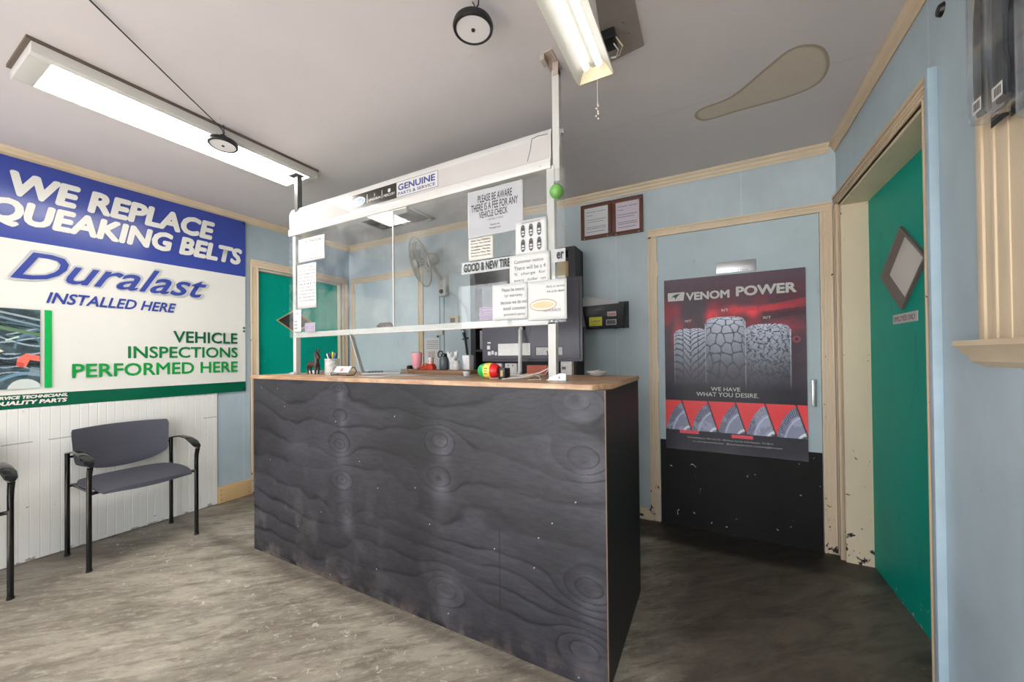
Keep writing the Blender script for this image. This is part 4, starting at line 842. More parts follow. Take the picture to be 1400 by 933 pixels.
# fan
C0 = on(1, -.33, 574, 359); axis = Vector((-.50, -.80, -.34)).normalized(); fan = thing('wall_fan', 'white wall mounted fan with a round wire cage', 'fan', (1.36, 0, 1.9))
R_ = .215; fu, fv = basis(axis, (0, 0, 1)); cage_m = mat('cage_wire', (176, 170, 162), .4, .2)
def cp_(r, a_, h): return C0+axis*h+fu*r*math.cos(a_)+fv*r*math.sin(a_)
b = bm_()
for k in range(40):
    a_ = 2*math.pi*k/40
    tube(b, [cp_(.04, a_, .045), cp_(.11, a_+.15, .043), cp_(.18, a_+.25, .028), cp_(R_, a_+.3, .0)], .0017, 4); tube(b, [cp_(.05, a_, -.05), cp_(.13, a_, -.046), cp_(.19, a_, -.03), cp_(R_, a_, 0)], .0017, 4)
tag(obj('cage', b, cage_m, fan), None, None, None, 'stuff')
b = bm_()
for r, h, rad in ((R_, 0, .006), (.04, .045, .002), (.12, .042, .0016), (.12, -.046, .0016)): tube(b, [cp_(r, 2*math.pi*k/36, h) for k in range(37)], rad, 6, caps=False)
obj('cage_ring', b, cage_m, fan)
obj('hub_cover', lathe(bm_(), [(0, .052), (.030, .050), (.036, .044), (.036, .040)], C0, axis), M['white_gloss'], fan)
for k in range(3):
    a0_ = k*2*math.pi/3; bm = bm_(); rows = []
    for r in np.linspace(.03, .18, 7):
        wd_ = .55+.25*math.sin((r-.03)/.15*math.pi); rows.append([bm.verts.new(cp_(r, a0_+wd_*(s-.5)*1.6+.8*(r-.1), -.018+.036*s)) for s in np.linspace(0, 1, 6)])
    for p, q in zip(rows, rows[1:]):
        for i in range(5): bm.faces.new((p[i], p[i+1], q[i+1], q[i]))
    o = obj('blade', bm, clear('smoky_blade', (.62, .60, .58), 1., .1, .35), fan, 80)
obj('hub', lathe(bm_(), [(0, .02), (.028, .018), (.032, -.02), (0, -.02)], C0, axis), M['white'], fan)
obj('motor_housing', lathe(bm_(), [(0, -.045), (.040, -.045), (.052, -.06), (.055, -.11), (.050, -.15), (.034, -.175), (0, -.182)], C0, axis), M['white'], fan)
mp = C0-axis*.10
letter('AIR', tuple(mp+Vector((-.0, -.062, .0))), (.04, 0, 0), (0, 0, .012), M['ink'], fan)
bpz = 1.885; obj('neck', tube(bm_(), [mp+Vector((.0, .02, -.04)), mp+Vector((.01, .06, -.09)), (1.345, -.05, bpz+.05)], [.02, .017, .02], 12), M['white'], fan)
b = bm_(); box(b, 1.305, 1.405, -.055, -.001, bpz-.12, bpz+.09, bev=.02); wm_ = obj('wall_mount', b, M['white'], fan)
obj('control_knob', lathe(bm_(), [(0, .012), (.018, .012), (.022, 0)], (1.352, -.055, bpz-.075), (0, -1, 0), 20), M['black'], wm_)
obj('control_knob', lathe(bm_(), [(0, .012), (.014, .012), (.016, 0)], (1.352, -.055, bpz-.02), (0, -1, 0), 20), M['alu'], wm_)
cw = [on(1, -.02, *q) for q in ((611, 388), (618, 402), (627, 410), (636, 422), (640, 440), (641, 470), (650, 478), (657, 480))]; cw[0] = Vector((1.40, -.03, bpz-.08))
obj('power_cord', tube(bm_(), cw, .0035, 6), M['white'], fan)
b = bm_(); box(b, 1.338, 1.345, -.006, -.001, 1.1, bpz-.12); box(b, 1.285, 1.291, -.006, -.001, 1.1, bpz-.1); tag(obj('cable_channel', b, mat('painted_channel', (130, 150, 160), .4), None), 'blue painted cable channel running down below the fan', 'cable channel')
# thermostat, wand, sheet, outlet on wall
a_, c_ = on(1, 0, 616, 433), on(1, 0, 629, 441); th = thing('thermostat', 'cream wall thermostat below the fan cord', 'thermostat', (a_.x, 0, c_.z)); bx('body', M['trim_clean'], th, a_.x, c_.x, -.03, -.001, c_.z-.02, a_.z, bev=.004); bx('display', M['ink_grey'], th, a_.x+.02, c_.x-.035, -.031, -.03, c_.z, a_.z-.02)
a_, c_ = on(1, 0, 600, 449), on(1, 0, 607, 458); tag(bx('wall_switch', M['white'], None, a_.x, c_.x, -.022, -.001, c_.z, a_.z, bev=.003), 'small white switch box above the wall sheet', 'switch')
a_, c_ = on(1, 0, 578, 463), on(1, 0, 602, 500); ws = thing('wall_sheet', 'white printed sheet pinned beside the blue door behind the counter', 'sheet', (a_.x, 0, c_.z)); ax_ = max(a_.x, 1.092)
bx('sheet', M['paper'], ws, ax_, c_.x, -.0025, -.001, c_.z, a_.z)
for i in range(5): bx('printed_line', M['ink_grey'], ws, ax_+.03, c_.x-.02, -.003, -.0025, a_.z-.03-.018*i, a_.z-.026-.018*i)
bx('printed_picture', mat('photo_print', (190, 170, 160), .5, var=.5, scale=60), ws, ax_+.05, c_.x-.06, -.003, -.0025, c_.z+.07, a_.z-.13)
obj('push_pin', lathe(bm_(), [(0, .012), (.010, .012), (.008, 0)], (c_.x-.02, -.002, a_.z+.012), (0, -1, 0), 12), M['black'], ws)
wv = [on(1, -.03, *q) for q in ((632, 448), (636, 464), (641, 500))]; wn = thing('squeegee', 'black long handled wand hanging on the back wall beside the shelf unit', 'tool', tuple(wv[1]))
obj('handle', tube(bm_(), wv, [.016, .011, .010], 10), M['black'], wn); obj('collar', tube(bm_(), [wv[0]*.75+wv[1]*.25, wv[0]*.55+wv[1]*.45], .019, 10), M['steel'], wn); obj('trigger', tube(bm_(), [wv[1]+Vector((-.03, 0, .0)), wv[1]+Vector((.04, -.01, .01))], .007, 8), M['black'], wn)
# certificate frames
fm = mat('mahogany_frame', (96, 50, 30), .35, var=.2)
def certificate(label, x0, x1, z0, z1, paper):
    c = thing('certificate_frame', label, 'picture frame', ((x0+x1)/2, 0, z0), 'framed certificates on the back wall'); f = .026
    for r in ((x0, x1, z1-f, z1), (x0, x1, z0, z0+f), (x0, x0+f, z0+f, z1-f), (x1-f, x1, z0+f, z1-f)): bx('frame_bar', fm, c, r[0], r[1], -.022, -.001, r[2], r[3], bev=.004)
    bx('certificate', paper, c, x0+f, x1-f, -.008, -.004, z0+f, z1-f); bx('frame_glass', M['glass'], c, x0+f, x1-f, -.012, -.010, z0+f, z1-f)
    for i, (u0, u1, v) in enumerate(((.1, .5, .84), (.55, .9, .84), (.1, .35, .72), (.1, .9, .56), (.1, .8, .48), (.1, .9, .3), (.1, .9, .24), (.1, .85, .13))):
        w = x1-x0-2*f; h = z1-z0-2*f; bx('printed_line', M['ink_grey'], c, x0+f+w*u0, x0+f+w*u1, -.0086, -.008, z0+f+h*v, z0+f+h*v+.0035)
    for x in (x0+.03, x1-.03): obj('pin', lathe(bm_(), [(0, .004), (.004, .003), (.004, 0)], (x, -.022, z0+.006), (0, -1, 0), 8), M['white'], c)
certificate('left one of two framed certificates, with the white sheet', 2.709, 2.948, 2.094, 2.363, mat('certificate_white', (222, 222, 226), .5, var=.05)); certificate('right one of two framed certificates, with the pinkish sheet', 2.952, 3.176, 2.090, 2.362, mat('certificate_lilac', (218, 204, 218), .5, var=.05))
# wall file
wf = thing('wall_file', 'black wall file pocket with papers and stickers', 'wall file', (2.91, 0, 1.39))
PA, PB, PC, PD = 2.730, 3.055, 2.765, 3.035; z0, z1 = 1.392, 1.572
bm = bm_(); q = [(PA, z1-.008), (PB, z1), (PD, z0), (PC, z0)]
prism(bm, q, 1, -.085, -.080); prism(bm, [(PB-.004, z1), (PB, z1), (PD, z0), (PD-.004, z0)], 1, -.085, -.001); prism(bm, [(PA, z1-.008), (PA+.004, z1-.008), (PC+.004, z0), (PC, z0)], 1, -.085, -.001); box(bm, PC, PD, -.085, -.001, z0, z0+.004); box(bm, PC-.01, PD+.03, -.006, -.001, z0, z1+.02)
obj('pocket', bm, M['black'], wf)
for x in (PC+.03, PD-.06): bx('foot_tab', M['black'], wf, x, x+.02, -.085, -.06, z0-.006, z0)
yl = mat('yellow_sticker', (222, 214, 62), .4); a_, c_ = on(1, -.086, 805, 436), on(1, -.086, 831.5, 446)
obj('yellow_sticker', box(bm_(), 2.787, 2.885, -.0862, -.085, 1.412, 1.478), yl, wf); letter('LINEX', (2.80, -.0868, 1.440), (.075, 0, 0), (0, 0, .014), M['ink'], wf, shear=.3); letter('Spray On', (2.81, -.0868, 1.422), (.05, 0, 0), (0, 0, .009), M['ink'], wf)
obj('red_sticker', box(bm_(), 2.925, 2.99, -.0862, -.085, 1.478, 1.514, bev=.0004), M['paper'], wf); letter('Summit', (2.93, -.0868, 1.484), (.055, 0, 0), (0, 0, .024), mat('sticker_red', (200, 40, 50), .4), wf, bold=.03, shear=.3)
obj('grey_sticker', box(bm_(), 2.915, 2.99, -.0862, -.085, 1.415, 1.455), M['alu'], wf); bx('grey_sticker_print', mat('sticker_slate', (90, 90, 104), .4), wf, 2.92, 2.985, -.0868, -.0862, 1.42, 1.45)
letter('Custom', (2.83, -.0858, 1.528), (.05, 0, 0), (0, 0, .015), mat('faded_gold_print', (150, 110, 80), .4), wf, shear=.3)
for i, (dz, x0, x1, s) in enumerate(((.058, 2.722, 2.985, .01), (.044, 2.74, 3.0, -.008), (.066, 2.745, 2.93, .03))):
    b = bm_(); prism(b, [(x0, z0+.02), (x1, z0+.02), (x1, z1+dz*.5-.004), (x0, z1+dz+s*.3)], 1, -.07+.015*i, -.068+.015*i); tag(obj('loose_sheet', b, M['paper'], None), ['front', 'middle', 'rear'][i]+' white sheet sticking out of the black wall file', 'paper', 'papers in the wall file')
# two little marks on wall
tag(bx('wall_hook', M['white'], None, 2.558, 2.585, -.010, -.001, 2.25, 2.258), 'tiny white hook between the screen and the framed certificates', 'hook')

# ============================================================ POSTER
h_, w_ = 330, 230; img = np.zeros((h_, w_, 3)); vv, uu = np.meshgrid(np.linspace(0, 1, h_), np.linspace(0, 1, w_), indexing='ij')
img[:] = rgb(62, 50, 58); n1 = vnoise(h_, w_, (6, 5), 61, 5); n2 = vnoise(h_, w_, (20, 16), 62, 4); n3_ = vnoise(h_, w_, (50, 34), 63, 3)
blend(img, np.clip((.12-vv)/.12, 0, 1)*.6, rgb(92, 76, 84))
red = np.clip((n1-.42)*4, 0, 1)*np.exp(-((vv-.24)/.12)**2); blend(img, red*.75, rgb(150, 40, 50))
for (cx_, cy_, rx_, ry_, k) in ((.37, .235, .055, .055, .8), (.54, .20, .10, .03, .6), (.66, .215, .05, .03, .75), (.11, .33, .05, .13, .5), (.8, .2, .25, .02, .5), (.86, .3, .16, .05, .35)):
    g = np.exp(-(((uu-cx_)/rx_)**2+((vv-cy_)/ry_)**2)**1.5); blend(img, g*k*np.clip(.4+n3_*1.1, 0, 1), rgb(214, 58, 66))
blend(img, poly_mask(h_, w_, [(.72, .22), (1, .20), (1, .24), (.74, .26)])*.6, rgb(60, 36, 44)); blend(img, poly_mask(h_, w_, [(.7, .19), (1, .155), (1, .185), (.7, .22)])*.5, rgb(170, 50, 58))
ringm = np.abs(np.hypot((uu-.94)/.02, (vv-.37)/.014)-1) < .3; blend(img, ringm*.7, rgb(150, 70, 74))
blend(img, np.clip((vv-.45)/.3, 0, 1)*.75, rgb(40, 36, 44))
def tyre(u0, u1, v0, v1, kind, seed):
    cx_ = (u0+u1)/2; hw = (u1-u0)/2; s = (uu-cx_)/hw
    top = v0+.022*np.abs(s)**4 + .012*np.clip((np.abs(s)-.86)/.14, 0, 1); m = ((np.abs(s) < 1) & (vv > top) & (vv < v1)).astype(float)
    t_ = np.clip((vv-top)/(v1-v0), 0, 1); yy_ = np.arccos(np.clip(1-t_, -1, 1))*4.2; xx = s*1.0
    if kind == 'M': ln = ((yy_*2.0+np.abs(xx)*1.3*2+.12*np.sin(xx*9)) % 1.0); groove = (ln < .26)|((np.abs(xx) < .05)&(ln < .6))|((np.abs(np.abs(xx)-.45) < .03)&(ln > .5))
    else:
        r = np.random.default_rng(seed); sc_ = (4, 1.5) if kind == 'R' else (6.5, 2.6)
        pu, pv = (xx+1)/2*sc_[0]*1.0, yy_*sc_[1]/1.6; 
        if kind == 'X': pu = pu+.25*np.sin(pv*6.28); pv = pv+.18*np.sin(pu*6.28)
        best = np.full(uu.shape, 9.); sec = best.copy()
        for a in range(-1, int(sc_[0])+2):
            for c in range(-1, 14):
                jx_, jy_ = r.random(2)*.85; d = np.hypot((pu-a-jx_-(c % 2)*.5), (pv-c*.62-jy_*.5)*1.35); nb = np.minimum(best, d); sec = np.where(d < best, best, np.minimum(sec, d)); best = nb
        groove = (sec-best) < (.10 if kind == 'R' else .15)
    lum = np.clip(.82-.62*t_**.8, .12, 1)*(1-.18*np.abs(s)**3); 
    col = lum[..., None]*rgb(212, 214, 232); fade = np.clip(1.05-t_*1.05, 0, 1)
    img[:] = img*(1-m[..., None]*np.clip(fade*1.6, 0, 1)[..., None])+col*(m*np.clip(fade*1.6, 0, 1))[..., None]
    blend(img, m*groove*np.clip(.85*fade+.12, 0, 1), rgb(44, 44, 56))
    eg = m*((np.abs(s) > .95)); blend(img, eg*.5*fade, rgb(214, 214, 226))
tyre(.075, .335, .292, .72, 'M', 1); tyre(.60, .905, .285, .72, 'X', 5); tyre(.315, .61, .235, .74, 'R', 3)
blend(img, np.clip((vv-.60)/.05, 0, 1)*(vv < .715)*.85, rgb(38, 35, 42))
# red strip with five slanted tyre pictures
sm = ((vv > .712) & (vv < .885)); blend(img, sm*1., rgb(212, 62, 66)); sv = (vv-.712)/.173
for i in range(5):
    u0 = .0+.2*i; edge_r = u0+.125+.075*sv; arc_c = (u0+.195, 1.35); rad = np.hypot((uu-arc_c[0])/.195, (sv-arc_c[1])/1.36)
    m = sm & (uu < edge_r) & (uu > u0-.01) & (rad < 1)
    blend(img, m*1., rgb(124, 124, 146)); tr_ = m & (rad > .8) & (((np.arctan2(sv-1.25, (uu-arc_c[0])*5)*16) % 1) < .38); blend(img, tr_*.85, rgb(34, 34, 44)); blend(img, (m & (np.abs(rad-.74) < .02))*.7, rgb(180, 182, 200))
    blend(img, (m & (np.abs(rad-.35) < .03))*1., rgb(206, 208, 222)); blend(img, (m & (rad < .3))*.7, rgb(52, 50, 60)); blend(img, (m & (n2 > .56))*.35, rgb(176, 178, 196))
    blend(img, (sm & (np.abs(uu-edge_r-.004) < .005))*1., rgb(40, 34, 42))
blend(img, (vv > .885)*1., rgb(44, 42, 50))
for u0, v0 in ((.11, .885), (.50, .893)): blend(img, ((uu > u0) & (uu < u0+.15) & (vv > v0) & (vv < v0+.018))*1., rgb(206, 70, 82))
img *= 1.28; img += (n3_[..., None]-.5)*.03
PX0, PX1, PZ0, PZ1 = 3.312, 4.112, .535, 1.714
wv_ = lambda u, v: .0015*np.sin(u*9)+.010*np.exp(-v/.06)*(.4+.6*np.sin(u*7+1)**2)+.004*np.exp(-(1-u)/.05)
po = thing('tyre_poster', 'large red and black tyre poster taped on the blue and black door', 'poster', ((PX0+PX1)/2, -.02, PZ0)); PY = -.020
painted('print', img, (PX0, PY, PZ0), (PX1-PX0, 0, 0), (0, 0, PZ1-PZ0), vcol('poster_print', .38, .25), po, wave=wv_)
PWd, PHt = PX1-PX0, PZ1-PZ0
def pl_(s, u0, u1, v0, v1, m='white', **k): return letter(s, (PX0+PWd*u0, PY-.004, PZ1-PHt*v1), (PWd*(u1-u0), 0, 0), (0, 0, PHt*(v1-v0)), M[m], po, **k)
pl_('VENOM', .175, .50, .083, .130, bold=.04); pl_('POWER', .545, .945, .071, .126, bold=.04)
b = bm_(); P_ = lambda u, v: (PX0+PWd*u, PZ1-PHt*v); prism(b, [P_(.03, .078), P_(.165, .078), P_(.155, .128), P_(.03, .128)], 1, PY-.004, PY-.0035); obj('logo_block', b, M['white'], po)
b = bm_(); prism(b, [P_(.055, .112), P_(.075, .094), P_(.10, .088), P_(.135, .087), P_(.115, .095), P_(.10, .108), P_(.09, .122), P_(.088, .107), P_(.075, .103)], 1, PY-.0045, PY-.004); obj('logo_mark', b, M['ink'], po)
pl_('M/T', .165, .215, .243, .256, bold=.02); pl_('R/T', .44, .49, .191, .205, bold=.02); pl_('X/T', .725, .78, .243, .257, bold=.02)
pl_('WE HAVE', .355, .565, .630, .652, bold=.01); pl_('WHAT YOU DESIRE.', .245, .69, .660, .684, bold=.01)
pl_('TRANSAMERICA TIRE CO LTD  990 Power Ave Ste 4126 Memphis, TN 38141', .17, .78, .922, .933); pl_('transamericatire.com | venompowertires.com   @venompowertires | marketing@transamericatire.com', .04, .95, .941, .952)
# employees only sign
es = thing('employee_sign', 'small white EMPLOYEES ONLY sign on the green door under the diamond', 'sign', (DX, -.52, 1.33)); bx('sign_plate', M['paper'], es, DX-.003, DX-.0002, -.640, -.395, 1.326, 1.370)
rm = mat('sign_maroon', (110, 50, 60), .5); letter('EMPLOYEES ONLY', (DX-.0034, -.41, 1.336), (0, -.215, 0), (0, 0, .024), rm, es, bold=.01)

# ============================================================ BANNER
BX = .016; BY0, BY1, BZ0, BZ1 = -3.35, -1.079, .912, 2.386
bn = thing('wall_banner', 'large vinyl banner of blue, white and green bands on the left wall', 'banner', (BX, (BY0+BY1)/2, BZ0))
def band(name, z0, z1, m, label=None):
    ny = 120; bm = bm_(); g = []
    for j in range(5):
        z = z0+(z1-z0)*j/4; g.append([bm.verts.new((BX+.003*math.sin(y_*5+z*3)+.0015*math.sin(y_*17), y_, z)) for y_ in np.linspace(BY0, BY1, ny)])
    for j in range(4):
        for i in range(ny-1): bm.faces.new((g[j][i], g[j][i+1], g[j+1][i+1], g[j+1][i]))
    o = obj(name, bm, m, bn, 80)
    if label: o['label'] = label
    return o
bz_b = 1.907; bz_g = .995
vb = mat('vinyl_royal_blue', (54, 72, 156), .22, var=.08, scale=2, bump=.0); vw = mat('vinyl_white', (222, 220, 214), .3, var=.02); vg = mat('vinyl_dark_green', (10, 92, 66), .25, var=.08, scale=2)
band('band', bz_b, BZ1, vb, 'royal blue top band'); band('band', bz_g, bz_b, vw, 'white middle band'); band('band', BZ0, bz_g, vg, 'dark green bottom band')
BL = BX+.0065; LQ = lambda s, tl, tr, br, bl, m, **k: letter_px(s, 0, BL, tl, tr, br, bl, m, bn, **k)
bi = mat('print_blue', (50, 68, 150), .3)
LQ('WE REPLACE', (14, 231), (295, 305), (293, 331), (12, 264), vw, bold=.05, shear=.2)
q1, q2, q3, q4 = on(0, BL, 0, 268), on(0, BL, 331, 341), on(0, BL, 330, 366), on(0, BL, 0, 309)
# two rows: the second starts left of the picture's edge
zt = (q1.z+q2.z)/2; zb = (q3.z+q4.z)/2; ys = q2.y-(q2.y-on(0, BL, 12, 290).y)*17/15.0
letter('SQUEAKING BELTS', (BL, ys, zb), (0, q2.y-ys, 0), (0, 0, zt-zb), vw, bn, bold=.05, shear=.2)
dgry = mat('print_outline_grey', (186, 186, 190), .3)
LQ('Duralast', (12, 338), (290, 378), (284, 411), (6, 381), dgry, bold=.045, shear=.45)
o = LQ('Duralast', (17, 341), (286, 381), (279, 409), (11, 379), bi, bold=.012, shear=.45); o.location.x = .0006
LQ('INSTALLED HERE', (64, 399.6), (242, 415), (240, 428.5), (62, 414), bi, bold=.025, shear=.3)
g1 = mat('print_deep_green', (16, 92, 62), .3); g2 = mat('print_mid_green', (18, 122, 66), .3); g3 = mat('print_leaf_green', (20, 150, 66), .3)
LQ('VEHICLE', (237, 451.6), (325, 456.7), (324.5, 471), (237, 468.3), g1, bold=.02); LQ('INSPECTIONS', (175, 472.6), (325, 476), (325, 490), (175, 489.2), g2, bold=.02); LQ('PERFORMED HERE', (98.5, 496.6), (325, 495), (325, 510), (98.5, 515.6), g3, bold=.02)
r1, r2 = on(0, BL, 92.6, 537.4), on(0, BL, 92.6, 542.2); r3, r4 = on(0, BL, 92, 543.8), on(0, BL, 91.7, 550)
l1 = on(0, BL, 0, 544).y; L1 = (r1.y-l1)*19/17.0; L2 = (r3.y-l1)*13/11.7
letter('SERVICE TECHNICIANS,', (BL, r1.y-L1, r2.z), (0, L1, 0), (0, 0, r1.z-r2.z), vw, bn, bold=.05, shear=.2); letter('QUALITY PARTS', (BL, r3.y-L2, r4.z), (0, L2, 0), (0, 0, r3.z-r4.z), vw, bn, bold=.05, shear=.2)
gy0, gy1 = on(0, BL, 61, 470).y, on(0, BL, 71, 470).y; bx('green_stripe', mat('print_bright_green', (0, 166, 80), .3), bn, BX+.0045, BL, gy0, gy1, 1.028, 1.502)
ey1 = on(0, BL, 55, 470).y; eh, ew = 200, 260; im = np.zeros((eh, ew, 3)); im[:] = rgb(62, 78, 84); v2, u2 = np.meshgrid(np.linspace(0, 1, eh), np.linspace(0, 1, ew), indexing='ij')
im *= (.45+1.1*vnoise(eh, ew, (12, 10), 71, 5))[..., None]; rs = np.random.default_rng(5); q2 = (u2-.55)/.45   # q2 0..1 over the part nearest the stripe
for k in range(34):
    a = rs.uniform(-.10, .16); c0 = rs.uniform(-.05, .85); wd_ = rs.uniform(.004, .014); ff = np.abs(v2-(c0+a*(q2-.5)+.02*np.sin(q2*rs.uniform(3, 9)+k))); cc = [rgb(16, 24, 28), rgb(168, 188, 202), rgb(84, 116, 122), rgb(40, 56, 60), rgb(30, 44, 52)][k % 5]
    blend(im, (ff < wd_)*.85, cc)
blend(im, (np.abs(v2-(.22+.10*q2)) < .022)*.8, rgb(104, 140, 100)); blend(im, (np.abs(v2-(.03+.10*q2)) < .012)*.8, rgb(176, 192, 206)); blend(im, (np.abs(v2-(.09+.12*q2)) < .012)*.8, rgb(140, 166, 186))
blend(im, (np.hypot(q2-.75, (v2-.52)*1.4) < .30)*(np.hypot(q2-.75, (v2-.52)*1.4) > .25)*(v2 < .5)*.8, rgb(96, 126, 146))
blend(im, poly_mask(eh, ew, [(.55+.45*x_, y_) for x_, y_ in ((0, .46), (.27, .53), (.05, .57), (0, .57))])*1., rgb(218, 210, 186)); blend(im, poly_mask(eh, ew, [(.55+.45*x_, y_) for x_, y_ in ((.28, .39), (.55, .34), (.57, .36), (.30, .41))])*.9, rgb(190, 214, 196))
blend(im, poly_mask(eh, ew, [(.55+.45*x_, y_) for x_, y_ in ((.53, .62), (.70, .56), (.98, .59), (.98, .66), (.78, .64), (.70, .73), (.50, .71))])*1., rgb(232, 112, 96)); blend(im, poly_mask(eh, ew, [(.55+.45*x_, y_) for x_, y_ in ((.52, .66), (.66, .68), (.66, .74), (.50, .71))])*.8, rgb(196, 70, 60))
blend(im, (np.abs(v2-(.94-.13*np.sin(q2*2.2))) < .02)*.9, rgb(110, 150, 172)); blend(im, ((((q2-.68)/.36)**2+((v2-1.03)/.15)**2) < 1)*.95, rgb(206, 214, 208)); blend(im, poly_mask(eh, ew, [(.55+.45*x_, y_) for x_, y_ in ((.8, .73), (.98, .74), (.98, .85), (.74, .84))])*.8, rgb(130, 150, 160))
painted('engine_photo', im, (BL-.0005, ey1-.40, 1.030), (0, .40, 0), (0, 0, .470), vcol('banner_photo_print', .3), bn)
b = bm_()
for p in ((BY1-.014, BZ1-.02), (BY1-.014, 1.66-.2+.0), (BY1-.014, 1.43), (BY1-.014, BZ0+.02)): lathe(b, [(.004, .002), (.009, .002), (.009, .0), (.004, 0)], (BX+.004, p[0], p[1]), (1, 0, 0), 14)
obj('grommet', b, M['black'], bn)

# ============================================================ CHAIRS
def make_chair(label):
    cy_ = -1.877; t_ = thing('waiting_chair', label, 'chair', (.30, cy_, 0), 'waiting room armchairs along the left wall')
    xb, xf = .115, .495; hw = .25
    for s in (-1, 1):
        y_ = cy_+s*hw
        lf_ = obj('leg', tube(bm_(), [(xf, y_, 0), (xf, y_, .3), (xf, y_, .50), (xf+.004, y_, .545), (xf+.018, y_, .585)], [.0115, .0115, .0115, .012, .013], 14), M['blackmetal'], t_)
        lb_ = obj('leg', tube(bm_(), [(xb, y_, 0), (xb, y_, .625)], .0115, 14), M['blackmetal'], t_)
        obj('armrest', tube(bm_(), [(xb-.012, y_, .622), (xb+.05, y_, .634), (xb+.16, y_, .650), (xb+.27, y_, .646), (xf-.04, y_, .628), (xf+.01, y_, .604), (xf+.032, y_, .588)], [(.011, .006), (.014, .006), (.018, .0065), (.023, .007), (.027, .007), (.022, .007), (.008, .006)], 14, side=(0, 1, 0)), M['blackmetal'], t_)
        obj('foot_cap', lathe(bm_(), [(0, 0), (.014, 0), (.014, .012), (0, .012)], (xf, y_, 0), n=14), M['black'], lf_); obj('foot_cap', lathe(bm_(), [(0, 0), (.014, 0), (.014, .012), (0, .012)], (xb, y_, 0), n=14), M['black'], lb_)
    obj('seat_frame', tube(tube(tube(bm_(), [(xb, cy_-hw, .425), (xb+.02, cy_, .405), (xb, cy_+hw, .425)], .010, 10), [(xf, cy_-hw, .435), (xf-.03, cy_-hw+.06, .43), (xf-.03, cy_+hw-.06, .43), (xf, cy_+hw, .435)], .010, 10), [(xb, cy_-hw+.02, .425), (xf, cy_-hw+.02, .433)], .008, 8), M['blackmetal'], t_)
    # seat cushion: thick in the middle, waterfall front
    def cushion(f_top, f_bot, n=18, m_=14):
        bm = bm_(); T_, B_ = [], []
        for i in range(m_+1):
            T_.append([]); B_.append([])
            for j in range(n+1):
                a = i/m_; c = j/n*2-1; T_[-1].append(bm.verts.new(f_top(a, c))); B_[-1].append(bm.verts.new(f_bot(a, c)))
        for i in range(m_):
            for j in range(n): bm.faces.new((T_[i][j], T_[i][j+1], T_[i+1][j+1], T_[i+1][j])); bm.faces.new((B_[i][j], B_[i+1][j], B_[i+1][j+1], B_[i][j+1]))
        for j in range(n): bm.faces.new((T_[0][j+1], T_[0][j], B_[0][j], B_[0][j+1])); bm.faces.new((T_[m_][j], T_[m_][j+1], B_[m_][j+1], B_[m_][j]))
        for i in range(m_): bm.faces.new((T_[i][0], T_[i+1][0], B_[i+1][0], B_[i][0])); bm.faces.new((T_[i+1][n], T_[i][n], B_[i][n], B_[i+1][n]))
        return bm
    def st(a, c): r = .93+.07*math.sin(math.pi*min(1, a*1.2)); return Vector((xb+.02+.41*a+.02*(1-c*c)*(a-.3), cy_+c*.238*r*(1-.07*(2*a-1)**6), .463-.012*(1-c*c)*math.sin(a*math.pi)-.028*max(0, a-.75)**2*16*.5-.010*abs(c)**4))
    def sb(a, c): p = st(a, c); return p-Vector((0, 0, .010+.036*(1-abs(c)**2.2)*(.5+.5*math.sin(math.pi*min(1, a+.12)))))
    obj('seat', cushion(st, sb), M['fabric'], t_, 60)
    def bt(a, c): w_ = .236-.012*(1-a); return Vector((xb+.028-.05*(1-c*c)-.02*a+.0-.008*abs(2*a-1)**8, cy_+c*w_*(1-.035*abs(2*a-1)**8), (.545-.062*(1-abs(c)**2.4))*(1-a)+(.768-.006*c*c)*a))
    def bk(a, c): p = bt(a, c); e_ = .014+.014*math.sin(math.pi*a)*(1-c**4); return p-Vector((e_, 0, 0))
    obj('backrest', cushion(bt, bk), M['fabric'], t_, 60)
    obj('back_bracket', tube(tube(bm_(), [(xb, cy_-hw, .60), (xb+.005, cy_-hw+.03, .60)], .008, 8), [(xb, cy_+hw, .60), (xb+.005, cy_+hw-.03, .60)], .008, 8), M['blackmetal'], t_)
    return t_
ch1 = make_chair('grey blue fabric armchair with black legs, fully in view under the banner')
bpy.context.view_layer.update()
def dup(root, off, label):
    r = root.copy(); COL.objects.link(r); r.location = root.location+Vector(off); r['label'] = label
    for c in list(root.children):
        k = c.copy(); COL.objects.link(k); k.parent = r; k.matrix_parent_inverse = c.matrix_parent_inverse.copy()
        for g in list(c.children):
            e = g.copy(); COL.objects.link(e); e.parent = k; e.matrix_parent_inverse = g.matrix_parent_inverse.copy()
    return r
dup(ch1, (0, -.769, 0), 'grey blue fabric armchair cut off by the left picture edge')

# ============================================================ CEILING THINGS
# long panel light
pe = emis('lit_diffuser', (255, 252, 244), LIGHT_E['panel']); l1 = thing('panel_light', 'long lit ceiling panel light with a white frame above the banner', 'ceiling light', (1.16, -1.88, H))
X0, X1, Y0, Y1, Z0 = 1.00, 1.315, -2.475, -1.285, H-.055; f = .038
for r in ((X0, X0+f*.6, Y0, Y1), (X1-f, X1, Y0, Y1), (X0+f*.6, X1-f, Y0, Y0+.06), (X0+f*.6, X1-f, Y1-.035, Y1)): bx('frame_bar', M['white'], l1, r[0], r[1], r[2], r[3], Z0, H-.012, bev=.004)
bx('diffuser', pe, l1, X0+f*.6, X1-f, Y0+.06, Y1-.035, Z0+.004, Z0+.009); bx('backing', mat('dark_gap', (96, 84, 74), .7), l1, X0+.01, X1+.004, Y0-.012, Y1+.004, H-.012, H)
